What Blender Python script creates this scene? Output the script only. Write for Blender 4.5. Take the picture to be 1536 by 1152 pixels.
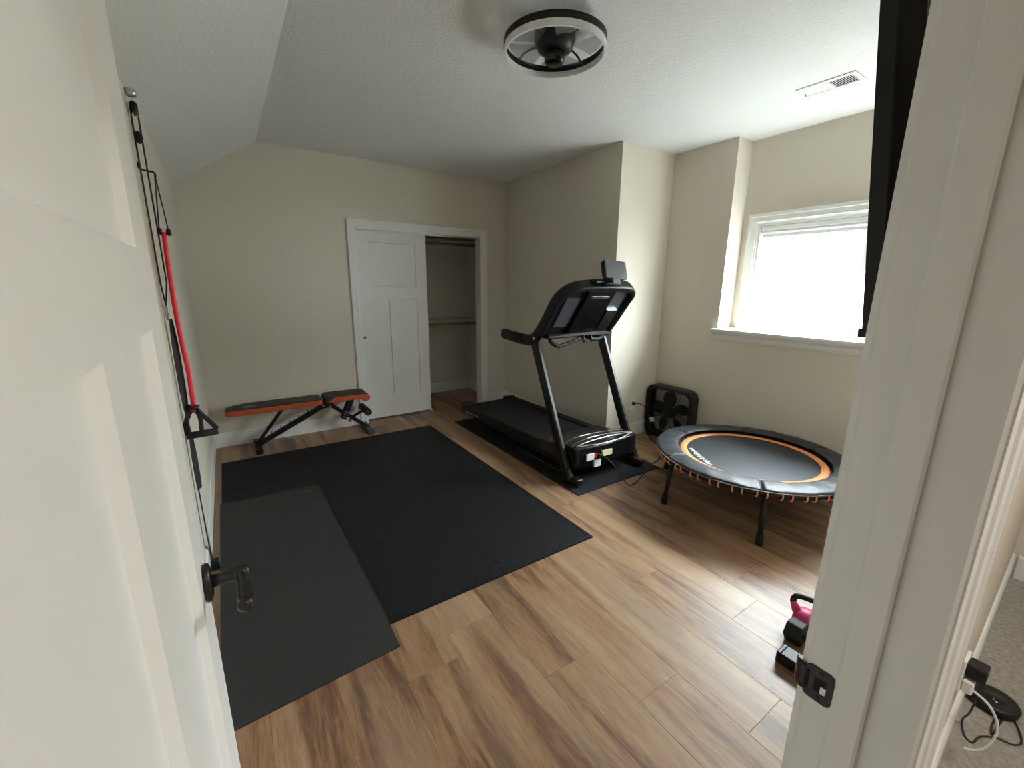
import bpy, math, random
from mathutils import Vector, Matrix
random.seed(7)
rad = math.radians
for o in list(bpy.data.objects): bpy.data.objects.remove(o)
SC = bpy.context.scene
COL = SC.collection

# ------------------------------------------------------------------ camera
CAMH = 1.5
cam_d = bpy.data.cameras.new('camera'); cam = bpy.data.objects.new('camera', cam_d); COL.objects.link(cam)
cam_d.sensor_fit = 'HORIZONTAL'; cam_d.sensor_width = 36.0
cam_d.lens = 637.8 / 1536 * 36.0; cam_d.clip_start = 0.02
yaw, pit, rol = rad(33.719), rad(13.095), rad(-0.45)
fw = Vector((math.sin(yaw)*math.cos(pit), math.cos(yaw)*math.cos(pit), -math.sin(pit)))
rt = Vector((math.cos(yaw), -math.sin(yaw), 0)); dn = fw.cross(rt)
r2 = rt*math.cos(rol) + dn*math.sin(rol); d2 = -rt*math.sin(rol) + dn*math.cos(rol)
M3 = Matrix((r2, -d2, -fw)).transposed()
cam.matrix_world = Matrix.Translation((0, 0, CAMH)) @ M3.to_4x4()
SC.camera = cam

# ------------------------------------------------------------------ world, light, exposure
SC.view_settings.view_transform = 'Standard'
try: SC.view_settings.look = 'None'
except Exception: pass
SC.view_settings.gamma = 1.0
SC.view_settings.use_curve_mapping = False
SC.view_settings.exposure = 1.25
W = bpy.data.worlds.new('overcast_sky'); SC.world = W; W.use_nodes = True
bg = W.node_tree.nodes['Background']
# CIE overcast sky: zenith three times as bright as the horizon
wn = W.node_tree; wtc = wn.nodes.new('ShaderNodeTexCoord'); wsx = wn.nodes.new('ShaderNodeSeparateXYZ'); wmr = wn.nodes.new('ShaderNodeMapRange')
wn.links.new(wtc.outputs['Generated'], wsx.inputs[0]); wn.links.new(wsx.outputs['Z'], wmr.inputs['Value'])
wmr.inputs['To Min'].default_value = 13.0; wmr.inputs['To Max'].default_value = 39.0; wn.links.new(wmr.outputs[0], bg.inputs[1])
bg.inputs[0].default_value = (0.86, 0.965, 1.0, 1)
# window portal: guides the sky's own light through the window opening
pl = bpy.data.lights.new('window_portal', 'AREA'); pl.shape = 'RECTANGLE'; pl.size = 0.9; pl.size_y = 1.5
pl.cycles.is_portal = True
po = bpy.data.objects.new('window_portal', pl); COL.objects.link(po)
po.location = (4.06, 1.27, 1.57); po.rotation_euler = (0, rad(90), 0)

# ------------------------------------------------------------------ materials
MATS = {}
def mat(name, col, rough=0.5, metal=0.0, spec=0.5, bump=None, var=None, emit=None, alpha=None, coat=0.0):
    """bump=(scale, strength, detail) var=(scale, amount)"""
    m = bpy.data.materials.new(name); m.use_nodes = True; nt = m.node_tree; b = nt.nodes['Principled BSDF']
    b.inputs['Base Color'].default_value = (*col, 1); b.inputs['Roughness'].default_value = rough
    b.inputs['Metallic'].default_value = metal; b.inputs['Specular IOR Level'].default_value = spec
    b.inputs['Coat Weight'].default_value = coat
    tc = nt.nodes.new('ShaderNodeTexCoord')
    if var:
        n = nt.nodes.new('ShaderNodeTexNoise'); n.inputs['Scale'].default_value = var[0]; n.inputs['Detail'].default_value = 4
        nt.links.new(tc.outputs['Object'], n.inputs['Vector'])
        mx = nt.nodes.new('ShaderNodeMix'); mx.data_type = 'RGBA'
        k = var[1]
        mx.inputs['A'].default_value = (*[c*(1-k) for c in col], 1); mx.inputs['B'].default_value = (*[min(1, c*(1+k)) for c in col], 1)
        nt.links.new(n.outputs['Fac'], mx.inputs['Factor']); nt.links.new(mx.outputs['Result'], b.inputs['Base Color'])
    if bump:
        n2 = nt.nodes.new('ShaderNodeTexNoise'); n2.inputs['Scale'].default_value = bump[0]; n2.inputs['Detail'].default_value = bump[2] if len(bump) > 2 else 2
        nt.links.new(tc.outputs['Object'], n2.inputs['Vector'])
        bp = nt.nodes.new('ShaderNodeBump'); bp.inputs['Strength'].default_value = bump[1]; bp.inputs['Distance'].default_value = 0.004
        nt.links.new(n2.outputs['Fac'], bp.inputs['Height']); nt.links.new(bp.outputs['Normal'], b.inputs['Normal'])
    if emit:
        b.inputs['Emission Color'].default_value = (*emit[0], 1); b.inputs['Emission Strength'].default_value = emit[1]
    MATS[name] = m
    return m
mat('wall_paint', (0.705, 0.645, 0.55), 0.75, spec=0.25, bump=(160, 0.10), var=(1.3, 0.015))
mat('ceiling_paint', (0.83, 0.83, 0.82), 0.85, spec=0.2, bump=(55, 1.0, 4))
mat('trim_paint', (0.80, 0.79, 0.76), 0.38, spec=0.4, bump=(30, 0.03))
mat('door_paint', (0.80, 0.785, 0.75), 0.42, spec=0.4, bump=(220, 0.06))
mat('black_plastic', (0.0065, 0.0065, 0.0075), 0.44, spec=0.35, bump=(400, 0.08))
mat('black_gloss', (0.005, 0.005, 0.006), 0.18, spec=0.45)
mat('black_steel', (0.006, 0.006, 0.0065), 0.38, spec=0.4, bump=(500, 0.05))
mat('grey_plastic', (0.055, 0.055, 0.064), 0.45)
mat('foam_black', (0.0065, 0.0065, 0.0072), 0.66, spec=0.3, bump=(260, 0.35, 3), var=(30, 0.15))
mat('tread_mat', (0.010, 0.010, 0.012), 0.75, spec=0.35, bump=(180, 0.8, 4), var=(120, 0.4))
mat('yoga_grey', (0.032, 0.032, 0.029), 0.75, spec=0.35, bump=(350, 0.3, 2))
mat('belt_black', (0.008, 0.008, 0.010), 0.6, spec=0.3, bump=(500, 0.3, 2))
mat('rubber_black', (0.006, 0.006, 0.007), 0.6, spec=0.35)
mat('foam_roll', (0.012, 0.012, 0.013), 0.8, bump=(300, 0.5, 2))
mat('vinyl_grey', (0.034, 0.031, 0.027), 0.5, spec=0.35, bump=(300, 0.25, 2))
mat('vinyl_orange', (0.52, 0.085, 0.025), 0.42, bump=(200, 0.1))
mat('orange_web', (0.95, 0.33, 0.11), 0.6, bump=(500, 0.3))
mat('pad_fabric', (0.026, 0.029, 0.037), 0.48, bump=(22, 0.7, 3), var=(14, 0.25))
mat('jump_fabric', (0.018, 0.022, 0.030), 0.46, bump=(300, 0.3, 2))
mat('print_white', (0.75, 0.76, 0.75), 0.55)
mat('print_grey', (0.30, 0.30, 0.28), 0.6)
mat('print_red', (0.17, 0.018, 0.03), 0.7)
mat('red_rubber', (0.90, 0.012, 0.038), 0.45)
mat('cord_black', (0.018, 0.017, 0.018), 0.6)
mat('cord_brown', (0.035, 0.026, 0.024), 0.7)
mat('cord_white', (0.75, 0.75, 0.73), 0.5)
mat('steel', (0.60, 0.60, 0.60), 0.3, metal=1.0)
mat('silver_trim', (0.75, 0.77, 0.80), 0.18, metal=1.0)
mat('bronze', (0.020, 0.017, 0.015), 0.36, metal=0.35)
mat('red_plastic', (0.45, 0.02, 0.02), 0.35)
mat('pink_vinyl', (0.62, 0.045, 0.17), 0.45)
mat('sticker', (0.78, 0.79, 0.80), 0.5)
mat('sticker_yellow', (0.72, 0.70, 0.42), 0.5)
mat('blind_fabric', (0.80, 0.80, 0.80), 0.7, bump=(300, 0.1))
mat('led_diffuser', (0.82, 0.82, 0.80), 0.35)
mat('bare_wood', (0.42, 0.29, 0.185), 0.6, var=(9, 0.15))
mat('shelf_white', (0.72, 0.70, 0.66), 0.5)
mat('white_plastic', (0.80, 0.80, 0.78), 0.35)
mat('vinyl_window', (0.82, 0.83, 0.83), 0.35)
mat('carpet', (0.31, 0.285, 0.245), 0.95, spec=0.1, bump=(90, 1.0, 6), var=(55, 0.6))
mat('concrete', (0.13, 0.13, 0.12), 0.9, bump=(40, 0.4, 4), var=(3, 0.08))
mat('fence_wood', (0.42, 0.36, 0.30), 0.8, var=(7, 0.12))
mat('screen_black', (0.006, 0.006, 0.007), 0.12)
mat('dark_void', (0.01, 0.01, 0.01), 0.9)
mat('subfloor', (0.10, 0.075, 0.05), 0.9)
def floor_mat():
    m = bpy.data.materials.new('vinyl_plank'); m.use_nodes = True; nt = m.node_tree; b = nt.nodes['Principled BSDF']; L = nt.links.new
    tc = nt.nodes.new('ShaderNodeTexCoord'); oi = nt.nodes.new('ShaderNodeObjectInfo')
    off = nt.nodes.new('ShaderNodeVectorMath'); off.operation = 'SCALE'; off.inputs['Scale'].default_value = 37.0
    cv = nt.nodes.new('ShaderNodeCombineXYZ'); L(oi.outputs['Random'], cv.inputs[0]); L(oi.outputs['Random'], cv.inputs[1]); L(oi.outputs['Random'], cv.inputs[2])
    L(cv.outputs[0], off.inputs[0])
    ad = nt.nodes.new('ShaderNodeVectorMath'); ad.operation = 'ADD'; L(tc.outputs['Object'], ad.inputs[0]); L(off.outputs[0], ad.inputs[1])
    def noise(sc, scale, detail, dist=0.0, rough=0.55):
        mp = nt.nodes.new('ShaderNodeMapping'); mp.inputs['Scale'].default_value = sc; L(ad.outputs[0], mp.inputs['Vector'])
        n = nt.nodes.new('ShaderNodeTexNoise'); n.inputs['Scale'].default_value = scale; n.inputs['Detail'].default_value = detail
        n.inputs['Distortion'].default_value = dist; n.inputs['Roughness'].default_value = rough
        L(mp.outputs[0], n.inputs['Vector']); return n.outputs['Fac']
    wide = noise((2.5, 0.6, 1), 1.3, 2)
    big = noise((6.2, 0.62, 1), 1.5, 4, 0.9)       # broad tone streaks along the plank
    mid = noise((11, 1.4, 1), 3.2, 5, 2.2)          # cathedral figure
    fine = noise((60, 1.6, 1), 6.0, 3)             # fine grain
    r1 = nt.nodes.new('ShaderNodeValToRGB'); e = r1.color_ramp.elements
    e[0].position = 0.22; e[0].color = (0.125, 0.066, 0.041, 1); e[1].position = 0.78; e[1].color = (0.44, 0.30, 0.185, 1)
    for p_, c_ in ((0.36, (0.205, 0.105, 0.058, 1)), (0.47, (0.325, 0.183, 0.098, 1)), (0.60, (0.385, 0.235, 0.132, 1))):
        r1.color_ramp.elements.new(p_).color = c_
    def mad(x, k, add):
        q = nt.nodes.new('ShaderNodeMath'); q.operation = 'MULTIPLY_ADD'; q.inputs[1].default_value = k; L(x, q.inputs[0])
        if isinstance(add, float): q.inputs[2].default_value = add
        else: L(add, q.inputs[2])
        return q.outputs[0]
    tone = mad(big, 1.05, mad(mid, 0.42, mad(wide, 0.45, mad(oi.outputs['Random'], 0.16, -0.545))))
    L(tone, r1.inputs[0])
    gr = nt.nodes.new('ShaderNodeValToRGB'); g = gr.color_ramp.elements
    g[0].position = 0.32; g[0].color = (0.72, 0.70, 0.68, 1); g[1].position = 0.58; g[1].color = (1.06, 1.05, 1.04, 1)
    L(fine, gr.inputs[0])
    mx = nt.nodes.new('ShaderNodeMix'); mx.data_type = 'RGBA'; mx.blend_type = 'MULTIPLY'; mx.inputs['Factor'].default_value = 0.75
    L(r1.outputs[0], mx.inputs['A']); L(gr.outputs[0], mx.inputs['B'])
    # greyer patches
    gp = noise((5, 0.5, 1), 1.1, 2); gm = nt.nodes.new('ShaderNodeMapRange'); gm.inputs['From Min'].default_value = 0.52; gm.inputs['From Max'].default_value = 0.72
    gm.inputs['To Max'].default_value = 0.38; L(gp, gm.inputs['Value'])
    m2 = nt.nodes.new('ShaderNodeMix'); m2.data_type = 'RGBA'; L(gm.outputs[0], m2.inputs['Factor']); L(mx.outputs['Result'], m2.inputs['A'])
    m2.inputs['B'].default_value = (0.31, 0.235, 0.17, 1)
    L(m2.outputs['Result'], b.inputs['Base Color'])
    b.inputs['Roughness'].default_value = 0.40; b.inputs['Specular IOR Level'].default_value = 0.5
    bp = nt.nodes.new('ShaderNodeBump'); bp.inputs['Strength'].default_value = 0.12; bp.inputs['Distance'].default_value = 0.002
    L(fine, bp.inputs['Height']); L(bp.outputs[0], b.inputs['Normal'])
    MATS['vinyl_plank'] = m
floor_mat()
def glass_mat(name, tint, refl):
    m = bpy.data.materials.new(name); m.use_nodes = True; nt = m.node_tree; nt.nodes.clear()
    out = nt.nodes.new('ShaderNodeOutputMaterial'); t = nt.nodes.new('ShaderNodeBsdfTransparent'); t.inputs[0].default_value = (*tint, 1)
    g = nt.nodes.new('ShaderNodeBsdfGlossy'); g.inputs['Roughness'].default_value = 0.03
    mx = nt.nodes.new('ShaderNodeMixShader'); mx.inputs[0].default_value = refl
    nt.links.new(t.outputs[0], mx.inputs[1]); nt.links.new(g.outputs[0], mx.inputs[2]); nt.links.new(mx.outputs[0], out.inputs[0])
    MATS[name] = m
glass_mat('window_glass', (0.97, 0.98, 0.98), 0.05)
def smoked_mat():
    m = bpy.data.materials.new('smoked_acrylic'); m.use_nodes = True; nt = m.node_tree; nt.nodes.clear()
    out = nt.nodes.new('ShaderNodeOutputMaterial'); t = nt.nodes.new('ShaderNodeBsdfTransparent'); t.inputs[0].default_value = (0.86, 0.87, 0.88, 1)
    g = nt.nodes.new('ShaderNodeBsdfPrincipled'); g.inputs['Base Color'].default_value = (0.45, 0.46, 0.47, 1); g.inputs['Roughness'].default_value = 0.25
    mx = nt.nodes.new('ShaderNodeMixShader'); mx.inputs[0].default_value = 0.22
    nt.links.new(t.outputs[0], mx.inputs[1]); nt.links.new(g.outputs[0], mx.inputs[2]); nt.links.new(mx.outputs[0], out.inputs[0])
    MATS['smoked_acrylic'] = m
smoked_mat()

# ------------------------------------------------------------------ mesh helpers
class MB:
    def __init__(s): s.v = []; s.f = []; s.sm = []
    def add(s, vs, fs, smooth=False):
        n = len(s.v); s.v += [tuple(v) for v in vs]; s.f += [tuple(i+n for i in f) for f in fs]; s.sm += [smooth]*len(fs); return s
    def box(s, a, b, M=None):
        x0, y0, z0 = [min(p, q) for p, q in zip(a, b)]; x1, y1, z1 = [max(p, q) for p, q in zip(a, b)]
        vs = [Vector(p) for p in ((x0,y0,z0),(x1,y0,z0),(x1,y1,z0),(x0,y1,z0),(x0,y0,z1),(x1,y0,z1),(x1,y1,z1),(x0,y1,z1))]
        if M: vs = [M @ v for v in vs]
        return s.add(vs, [(0,3,2,1),(4,5,6,7),(0,1,5,4),(1,2,6,5),(2,3,7,6),(3,0,4,7)])
    def rbox(s, a, b, r=0.004, M=None):
        """box with chamfered edges"""
        lo = [min(p, q) for p, q in zip(a, b)]; hi = [max(p, q) for p, q in zip(a, b)]
        r = min([r] + [(h-l)*0.49 for l, h in zip(lo, hi)])
        vs = []; idx = {}
        for sx in (0, 1):
            for sy in (0, 1):
                for sz in (0, 1):
                    c = [(lo, hi)[k][i] for i, k in enumerate((sx, sy, sz))]; sg = [1 if k == 0 else -1 for k in (sx, sy, sz)]
                    for ax in range(3):
                        p = [c[i] + (0 if i == ax else sg[i]*r) for i in range(3)]
                        idx[(sx, sy, sz, ax)] = len(vs); vs.append(Vector(p))
        F = []
        for ax in range(3):
            o1, o2 = [i for i in range(3) if i != ax]
            for k in (0, 1):
                q = []
                for u, w in ((0,0),(1,0),(1,1),(0,1)):
                    t = [0,0,0]; t[ax] = k; t[o1] = u; t[o2] = w; q.append(idx[(*t, ax)])
                F.append(q)
            for u in (0, 1):
                for w in (0, 1):
                    t0 = [0,0,0]; t0[o1] = u; t0[o2] = w; t1 = list(t0); t1[ax] = 1
                    F.append([idx[(*t0, o1)], idx[(*t1, o1)], idx[(*t1, o2)], idx[(*t0, o2)]])
        for sx in (0, 1):
            for sy in (0, 1):
                for sz in (0, 1): F.append([idx[(sx,sy,sz,a)] for a in range(3)])
        c = sum(vs, Vector())/len(vs); F2 = []
        for f in F:
            p = [vs[i] for i in f]; n = (p[1]-p[0]).cross(p[2]-p[0]); m = sum(p, Vector())/len(p)
            F2.append(tuple(f) if n.dot(m-c) > 0 else tuple(reversed(f)))
        if M: vs = [M @ v for v in vs]
        return s.add(vs, F2)
    def prism(s, poly, d, smooth=False):
        """poly: 3D points (planar), extruded by vector d"""
        P = [Vector(p) for p in poly]; d = Vector(d); n = len(P)
        nn = Vector()
        for i in range(n): nn += P[i].cross(P[(i+1) % n])
        if nn.dot(d) > 0: P = P[::-1]
        vs = P + [p+d for p in P]
        fs = [tuple(range(n)), tuple(range(2*n-1, n-1, -1))]
        s.add(vs, fs); k = len(s.v) - 2*n
        for i in range(n):
            j = (i+1) % n; s.f.append((k+j, k+i, k+n+i, k+n+j)); s.sm.append(smooth)
        return s
    def tube(s, pts, r, n=8, closed=False, caps=True, flat=None):
        """swept tube; r number or list; flat=(rx,ry,up) elliptical section"""
        P = [Vector(p) for p in pts]; m = len(P)
        R = r if isinstance(r, (list, tuple)) else [r]*m
        T = []
        for i in range(m):
            a = P[(i-1) % m] if (closed or i > 0) else P[i]; b = P[(i+1) % m] if (closed or i < m-1) else P[i]
            t = (b-a); T.append(t.normalized() if t.length > 1e-9 else Vector((0,0,1)))
        up = Vector(flat[2]) if flat else (Vector((0,0,1)) if abs(T[0].z) < 0.9 else Vector((1,0,0)))
        u = (up - T[0]*up.dot(T[0])).normalized(); vs = []
        for i in range(m):
            if i: u = (u - T[i]*u.dot(T[i])).normalized()
            w = T[i].cross(u)
            for k in range(n):
                a = 2*math.pi*(k+0.5)/n
                if flat:
                    ca, sa = math.cos(a), math.sin(a); e = 0.45
                    ca = math.copysign(abs(ca)**e, ca); sa = math.copysign(abs(sa)**e, sa)
                    vs.append(P[i] + u*(ca*flat[1]*R[i]) + w*(sa*flat[0]*R[i]))
                else: vs.append(P[i] + (u*math.cos(a) + w*math.sin(a))*R[i])
        fs = []
        for i in range(m if closed else m-1):
            for k in range(n):
                a = i*n+k; b = i*n+(k+1) % n; c = ((i+1) % m)*n+(k+1) % n; d = ((i+1) % m)*n+k; fs.append((a, b, c, d))
        s.add(vs, fs, True)
        if caps and not closed:
            k0 = len(s.v)-m*n
            s.f.append(tuple(k0+k for k in range(n-1, -1, -1))); s.sm.append(False)
            s.f.append(tuple(k0+(m-1)*n+k for k in range(n))); s.sm.append(False)
        return s
    def lathe(s, prof, c=(0,0,0), axis='z', n=24, M=None, cap=True):
        """prof: (radius, height) list from low to high, closed at both ends with r=0 if given"""
        vs = []; m = len(prof)
        for r, h in prof:
            for k in range(n):
                a = 2*math.pi*k/n; p = Vector((r*math.cos(a), r*math.sin(a), h))
                if axis == 'x': p = Vector((p.z, p.x, p.y))
                elif axis == 'y': p = Vector((p.y, p.z, p.x))
                if M: p = M @ p
                vs.append(p+Vector(c))
        fs = []
        for i in range(m-1):
            for k in range(n):
                if prof[i][0] <= 1e-6: fs.append((i*n, (i+1)*n+(k+1) % n, (i+1)*n+k))
                elif prof[i+1][0] <= 1e-6: fs.append((i*n+k, i*n+(k+1) % n, (i+1)*n))
                else: fs.append((i*n+k, i*n+(k+1) % n, (i+1)*n+(k+1) % n, (i+1)*n+k))
        s.add(vs, fs, True); k0 = len(s.v)-m*n
        if cap and prof[0][0] > 1e-6: s.f.append(tuple(k0+k for k in range(n-1, -1, -1))); s.sm.append(False)
        if cap and prof[-1][0] > 1e-6: s.f.append(tuple(k0+(m-1)*n+k for k in range(n))); s.sm.append(False)
        return s
    def bar(s, a, b, w, h, up=(0,0,1), r=0.003):
        """rectangular bar from a to b; w along up x dir, h along up"""
        a = Vector(a); b = Vector(b); t = (b-a).normalized(); up = Vector(up); u = (up - t*up.dot(t)).normalized(); v = u.cross(t)
        M = Matrix((v, t, u)).transposed().to_4x4(); M.translation = a
        return s.rbox((-w/2, 0, -h/2), (w/2, (b-a).length, h/2), r, M)
    def mesh(s, name, org=Vector()):
        me = bpy.data.meshes.new(name); me.from_pydata([(v[0]-org[0], v[1]-org[1], v[2]-org[2]) for v in s.v], [], s.f)
        for p, q in zip(me.polygons, s.sm): p.use_smooth = q
        me.update(); return me
ORG = {}
def thing(name, label, cat, loc, group=None, kind=None):
    o = bpy.data.objects.new(name, None); COL.objects.link(o); o.location = loc; o.empty_display_size = 0.1
    ORG[o.name] = Vector(loc); tag(o, label, cat, group, kind); return o
def tag(o, label=None, cat=None, group=None, kind=None):
    if label: o['label'] = label
    if cat: o['category'] = cat
    if group: o['group'] = group
    if kind: o['kind'] = kind
    return o
def part(name, mb, m, parent, label=None, kind=None):
    org = ORG[parent.name]; me = mb.mesh(name, org); me.materials.append(MATS[m])
    o = bpy.data.objects.new(name, me); COL.objects.link(o); o.parent = parent; ORG[o.name] = org
    return tag(o, label, kind=kind)
def solo(name, mb, m, label=None, cat=None, org=(0,0,0), group=None, kind=None):
    org = Vector(org); me = mb.mesh(name, org); me.materials.append(MATS[m])
    o = bpy.data.objects.new(name, me); COL.objects.link(o); o.location = org; ORG[o.name] = org
    return tag(o, label, cat, group, kind)
def struct(name, mb, m, label=None): return solo(name, mb, m, label, None, kind='structure')
def bez(pts, n=8, closed=False):
    """catmull-rom through points"""
    P = [Vector(p) for p in pts]; out = []; N = len(P)
    for i in range(N if closed else N-1):
        g = (lambda k: P[k % N]) if closed else (lambda k: P[max(0, min(N-1, k))])
        a, b, c, d = g(i-1), g(i), g(i+1), g(i+2)
        for k in range(n):
            t = k/n; out.append(0.5*((2*b) + (c-a)*t + (2*a-5*b+4*c-d)*t*t + (3*b-a-3*c+d)*t**3))
    if not closed: out.append(P[-1])
    return out
def bevel(o, w=0.003, seg=2, ang=40):
    b = o.modifiers.new('bevel', 'BEVEL'); b.width = w; b.segments = seg; b.limit_method = 'ANGLE'; b.angle_limit = rad(ang); return o
# pixel of the 1536x1152 photograph -> direction, then a point on a known plane
def ray(px): return r2*((px[0]-768)/637.8) + d2*((px[1]-576)/637.8) + fw
EYE = Vector((0, 0, CAMH))
def PZ(px, z=0.0): d = ray(px); return EYE + d*((z-CAMH)/d.z)
def PX(px, x): d = ray(px); return EYE + d*(x/d.x)
def PY(px, y): d = ray(px); return EYE + d*(y/d.y)

# ------------------------------------------------------------------ room shell
XL, XC, XF, XR = -0.24, 2.965, 3.66, 3.87          # left wall, chase face, window wall, recessed window wall
YB, YLIT, YRE, YD0, YD1 = 4.62, 2.78, 2.168, 0.195, 0.070
CZ, CREASE, ZL = 2.695, 0.388, 2.285
DX0, DX1 = -0.14, 0.676                            # entry door opening
OX0, OX1, OZ = 1.18, 2.615, 2.045                  # closet opening
WY0, WY1, WZ0, WZ1 = 0.52, 2.02, 1.135, 2.012      # window opening
floor = struct('floor', MB().box((XL-.1, .191, -0.12), (XF+.1, 5.6, -0.008)), 'subfloor', 'oak brown vinyl plank floor of the exercise room')
# planks, laid along y
PW = 0.228
ends = {-2: 1.457, -1: 1.055, 0: 0.786, 1: 0.504, 3: 0.822}
cache = {}
k = -6
while 1.10+PW*k < XF:
    x0 = max(1.10+PW*k, XL); x1 = min(1.10+PW*(k+1), XF)
    ymax = 5.5 if (x0 < 2.89 and x1 > 0.95) else YB
    y = ends.get(k, 0.3+((k*0.47) % 1.22)); 
    while y > .191: y -= 1.22
    while y < ymax:
        a = max(y, .191); b = min(y+1.22, ymax)
        if b-a > 0.02 and x1-x0 > 0.01:
            w, l = round(x1-x0, 4), round(b-a, 4)
            key = (w, l)
            if key not in cache:
                g = 0.0003; c = 0.0008; mb = MB(); W2, L2 = w/2-g, l/2-g
                vs = [(-W2,-L2,-.008),(W2,-L2,-.008),(W2,L2,-.008),(-W2,L2,-.008),(-W2,-L2,-c*.5),(W2,-L2,-c*.5),(W2,L2,-c*.5),(-W2,L2,-c*.5),
                      (-W2+c,-L2+c,0),(W2-c,-L2+c,0),(W2-c,L2-c,0),(-W2+c,L2-c,0)]
                mb.add(vs, [(0,3,2,1),(0,1,5,4),(1,2,6,5),(2,3,7,6),(3,0,4,7),(4,5,9,8),(5,6,10,9),(6,7,11,10),(7,4,8,11),(8,9,10,11)])
                me = mb.mesh('plank'); me.materials.append(MATS['vinyl_plank']); cache[key] = me
            p = bpy.data.objects.new('plank', cache[key]); COL.objects.link(p); p.location = ((x0+x1)/2, (a+b)/2, 0); p.parent = floor
        y += 1.22
    k += 1
# walls
def wall(name, boxes, label=None, m='wall_paint'):
    mb = MB()
    for a, b in boxes: mb.box(a, b)
    return struct(name, mb, m, label)
wall('wall_back', [((XL-.15, YB, 0), (OX0-.02, YB+.12, 2.8)), ((OX1+.02, YB, 0), (XF, YB+.12, 2.8)), ((OX0-.02, YB, OZ+.02), (OX1+.02, YB+.12, 2.8))], 'greige painted wall with the closet opening')
wall('wall_left', [((XL-.15, YD1, 0), (XL, YB, ZL+.1))], 'greige painted knee wall below the sloped ceiling')
wall('wall_right_chase', [((XC, YLIT, 0), (XF+.2, YB, 2.8))], 'boxed out wall corner beside the treadmill')
wall('wall_right', [((XF, YRE, 0), (XR+.15, YLIT, 2.8)), ((XF, YD0, 0), (XR+.15, YRE, WZ0-.03)), ((XF, YD0, WZ0-.03), (XR+.15, 0.372, 2.8)),
                    ((XR, .372, WZ0-.03), (XR+.15, WY0, 2.8)), ((XR, WY1, WZ0-.03), (XR+.15, YRE, 2.8)), ((XR, WY0, WZ1), (XR+.15, WY1, 2.8))], 'greige painted wall with recessed window')
wall('wall_front', [((-1.6, YD1, 0), (DX0-.02, YD0, 2.8)), ((DX1+.02, YD1, 0), (.746, YD0, 2.8)), ((.746, .192, 0), (XF+.2, YD0, 2.8)), ((DX0-.02, YD1, 2.06), (DX1+.02, YD0, 2.8))], 'doorway wall between the room and the hall')
wall('ceiling', [((CREASE, YD0-.05, CZ), (XR+.15, YB+.1, CZ+.1))], 'white textured flat ceiling', 'ceiling_paint')
sl = (CZ-ZL)/(CREASE-XL)
struct('ceiling_slope', MB().prism([(CREASE, YD0-.05, CZ), (XL-.14, YD0-.05, ZL-sl*.14), (XL-.14, YD0-.05, ZL-sl*.14+.12), (CREASE, YD0-.05, CZ+.1)], (0, YB-YD0+.1, 0)), 'ceiling_paint', 'sloped white textured ceiling over the left wall')
# closet shell
wall('wall_closet', [((0.83, 5.50, 0), (3.0, 5.6, 2.5)), ((2.885, YB+.12, 0), (3.0, 5.5, 2.5)), ((0.83, YB+.12, 0), (0.95, 5.5, 2.5))], 'greige inside walls of the closet')
wall('ceiling_closet', [((0.83, YB+.12, 2.44), (3.0, 5.6, 2.54))], None, 'ceiling_paint')
# baseboards
def baseboard(name, runs, h=0.135, t=0.014):
    mb = MB()
    for a, b, n in runs:      # a, b floor points on the wall face, n outward normal
        a = Vector((*a, 0)); b = Vector((*b, 0)); n = Vector((*n, 0)); Z = Vector((0,0,1))
        mb.prism([a, a+n*t, a+n*t+Z*(h-.012), a+n*(t-.006)+Z*h, a+Z*h], b-a)
    return struct(name, mb, 'trim_paint')
baseboard('baseboard_back', [((XL, YB), (OX0-.092, YB), (0,-1)), ((OX1+.092, YB), (XC, YB), (0,-1))])
baseboard('baseboard_left', [((XL, YD0), (XL, YB), (1,0))])
baseboard('baseboard_chase', [((XC, YLIT-.014), (XC, YB), (-1,0)), ((XC-.014, YLIT), (XF, YLIT), (0,-1))])
baseboard('baseboard_right', [((XF, YD0), (XF, YLIT), (-1,0))])
baseboard('baseboard_front', [((DX1+.095, YD0), (XF, YD0), (0,1))])
baseboard('baseboard_closet', [((.95, 5.5), (2.885, 5.5), (0,-1)), ((2.885, YB+.12), (2.885, 5.5), (-1,0))])
# mitred casing: path of 2D points in a plane, profile (outward distance, height)
def casing(mb, path, outs, prof, to3, closed=False):
    n = len(prof); vs = []; fs = []
    for (u, v), (du, dv) in zip(path, outs):
        for d, h in prof: vs.append(to3(u+du*d, v+dv*d, h))
    m = len(path)
    for i in range(m if closed else m-1):
        for j in range(n):
            a = i*n+j; b = i*n+(j+1) % n; c = ((i+1) % m)*n+(j+1) % n; d = ((i+1) % m)*n+j; fs.append((a, b, c, d))
    if not closed: fs += [tuple(range(n)), tuple((m-1)*n+k for k in range(n-1, -1, -1))]
    mb.add(vs, fs); return mb
CP = [(0.005, 0), (0.005, .010), (.018, .013), (.022, .017), (.060, .017), (.066, .021), (.088, .021), (.092, .016), (.092, 0)]
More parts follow.
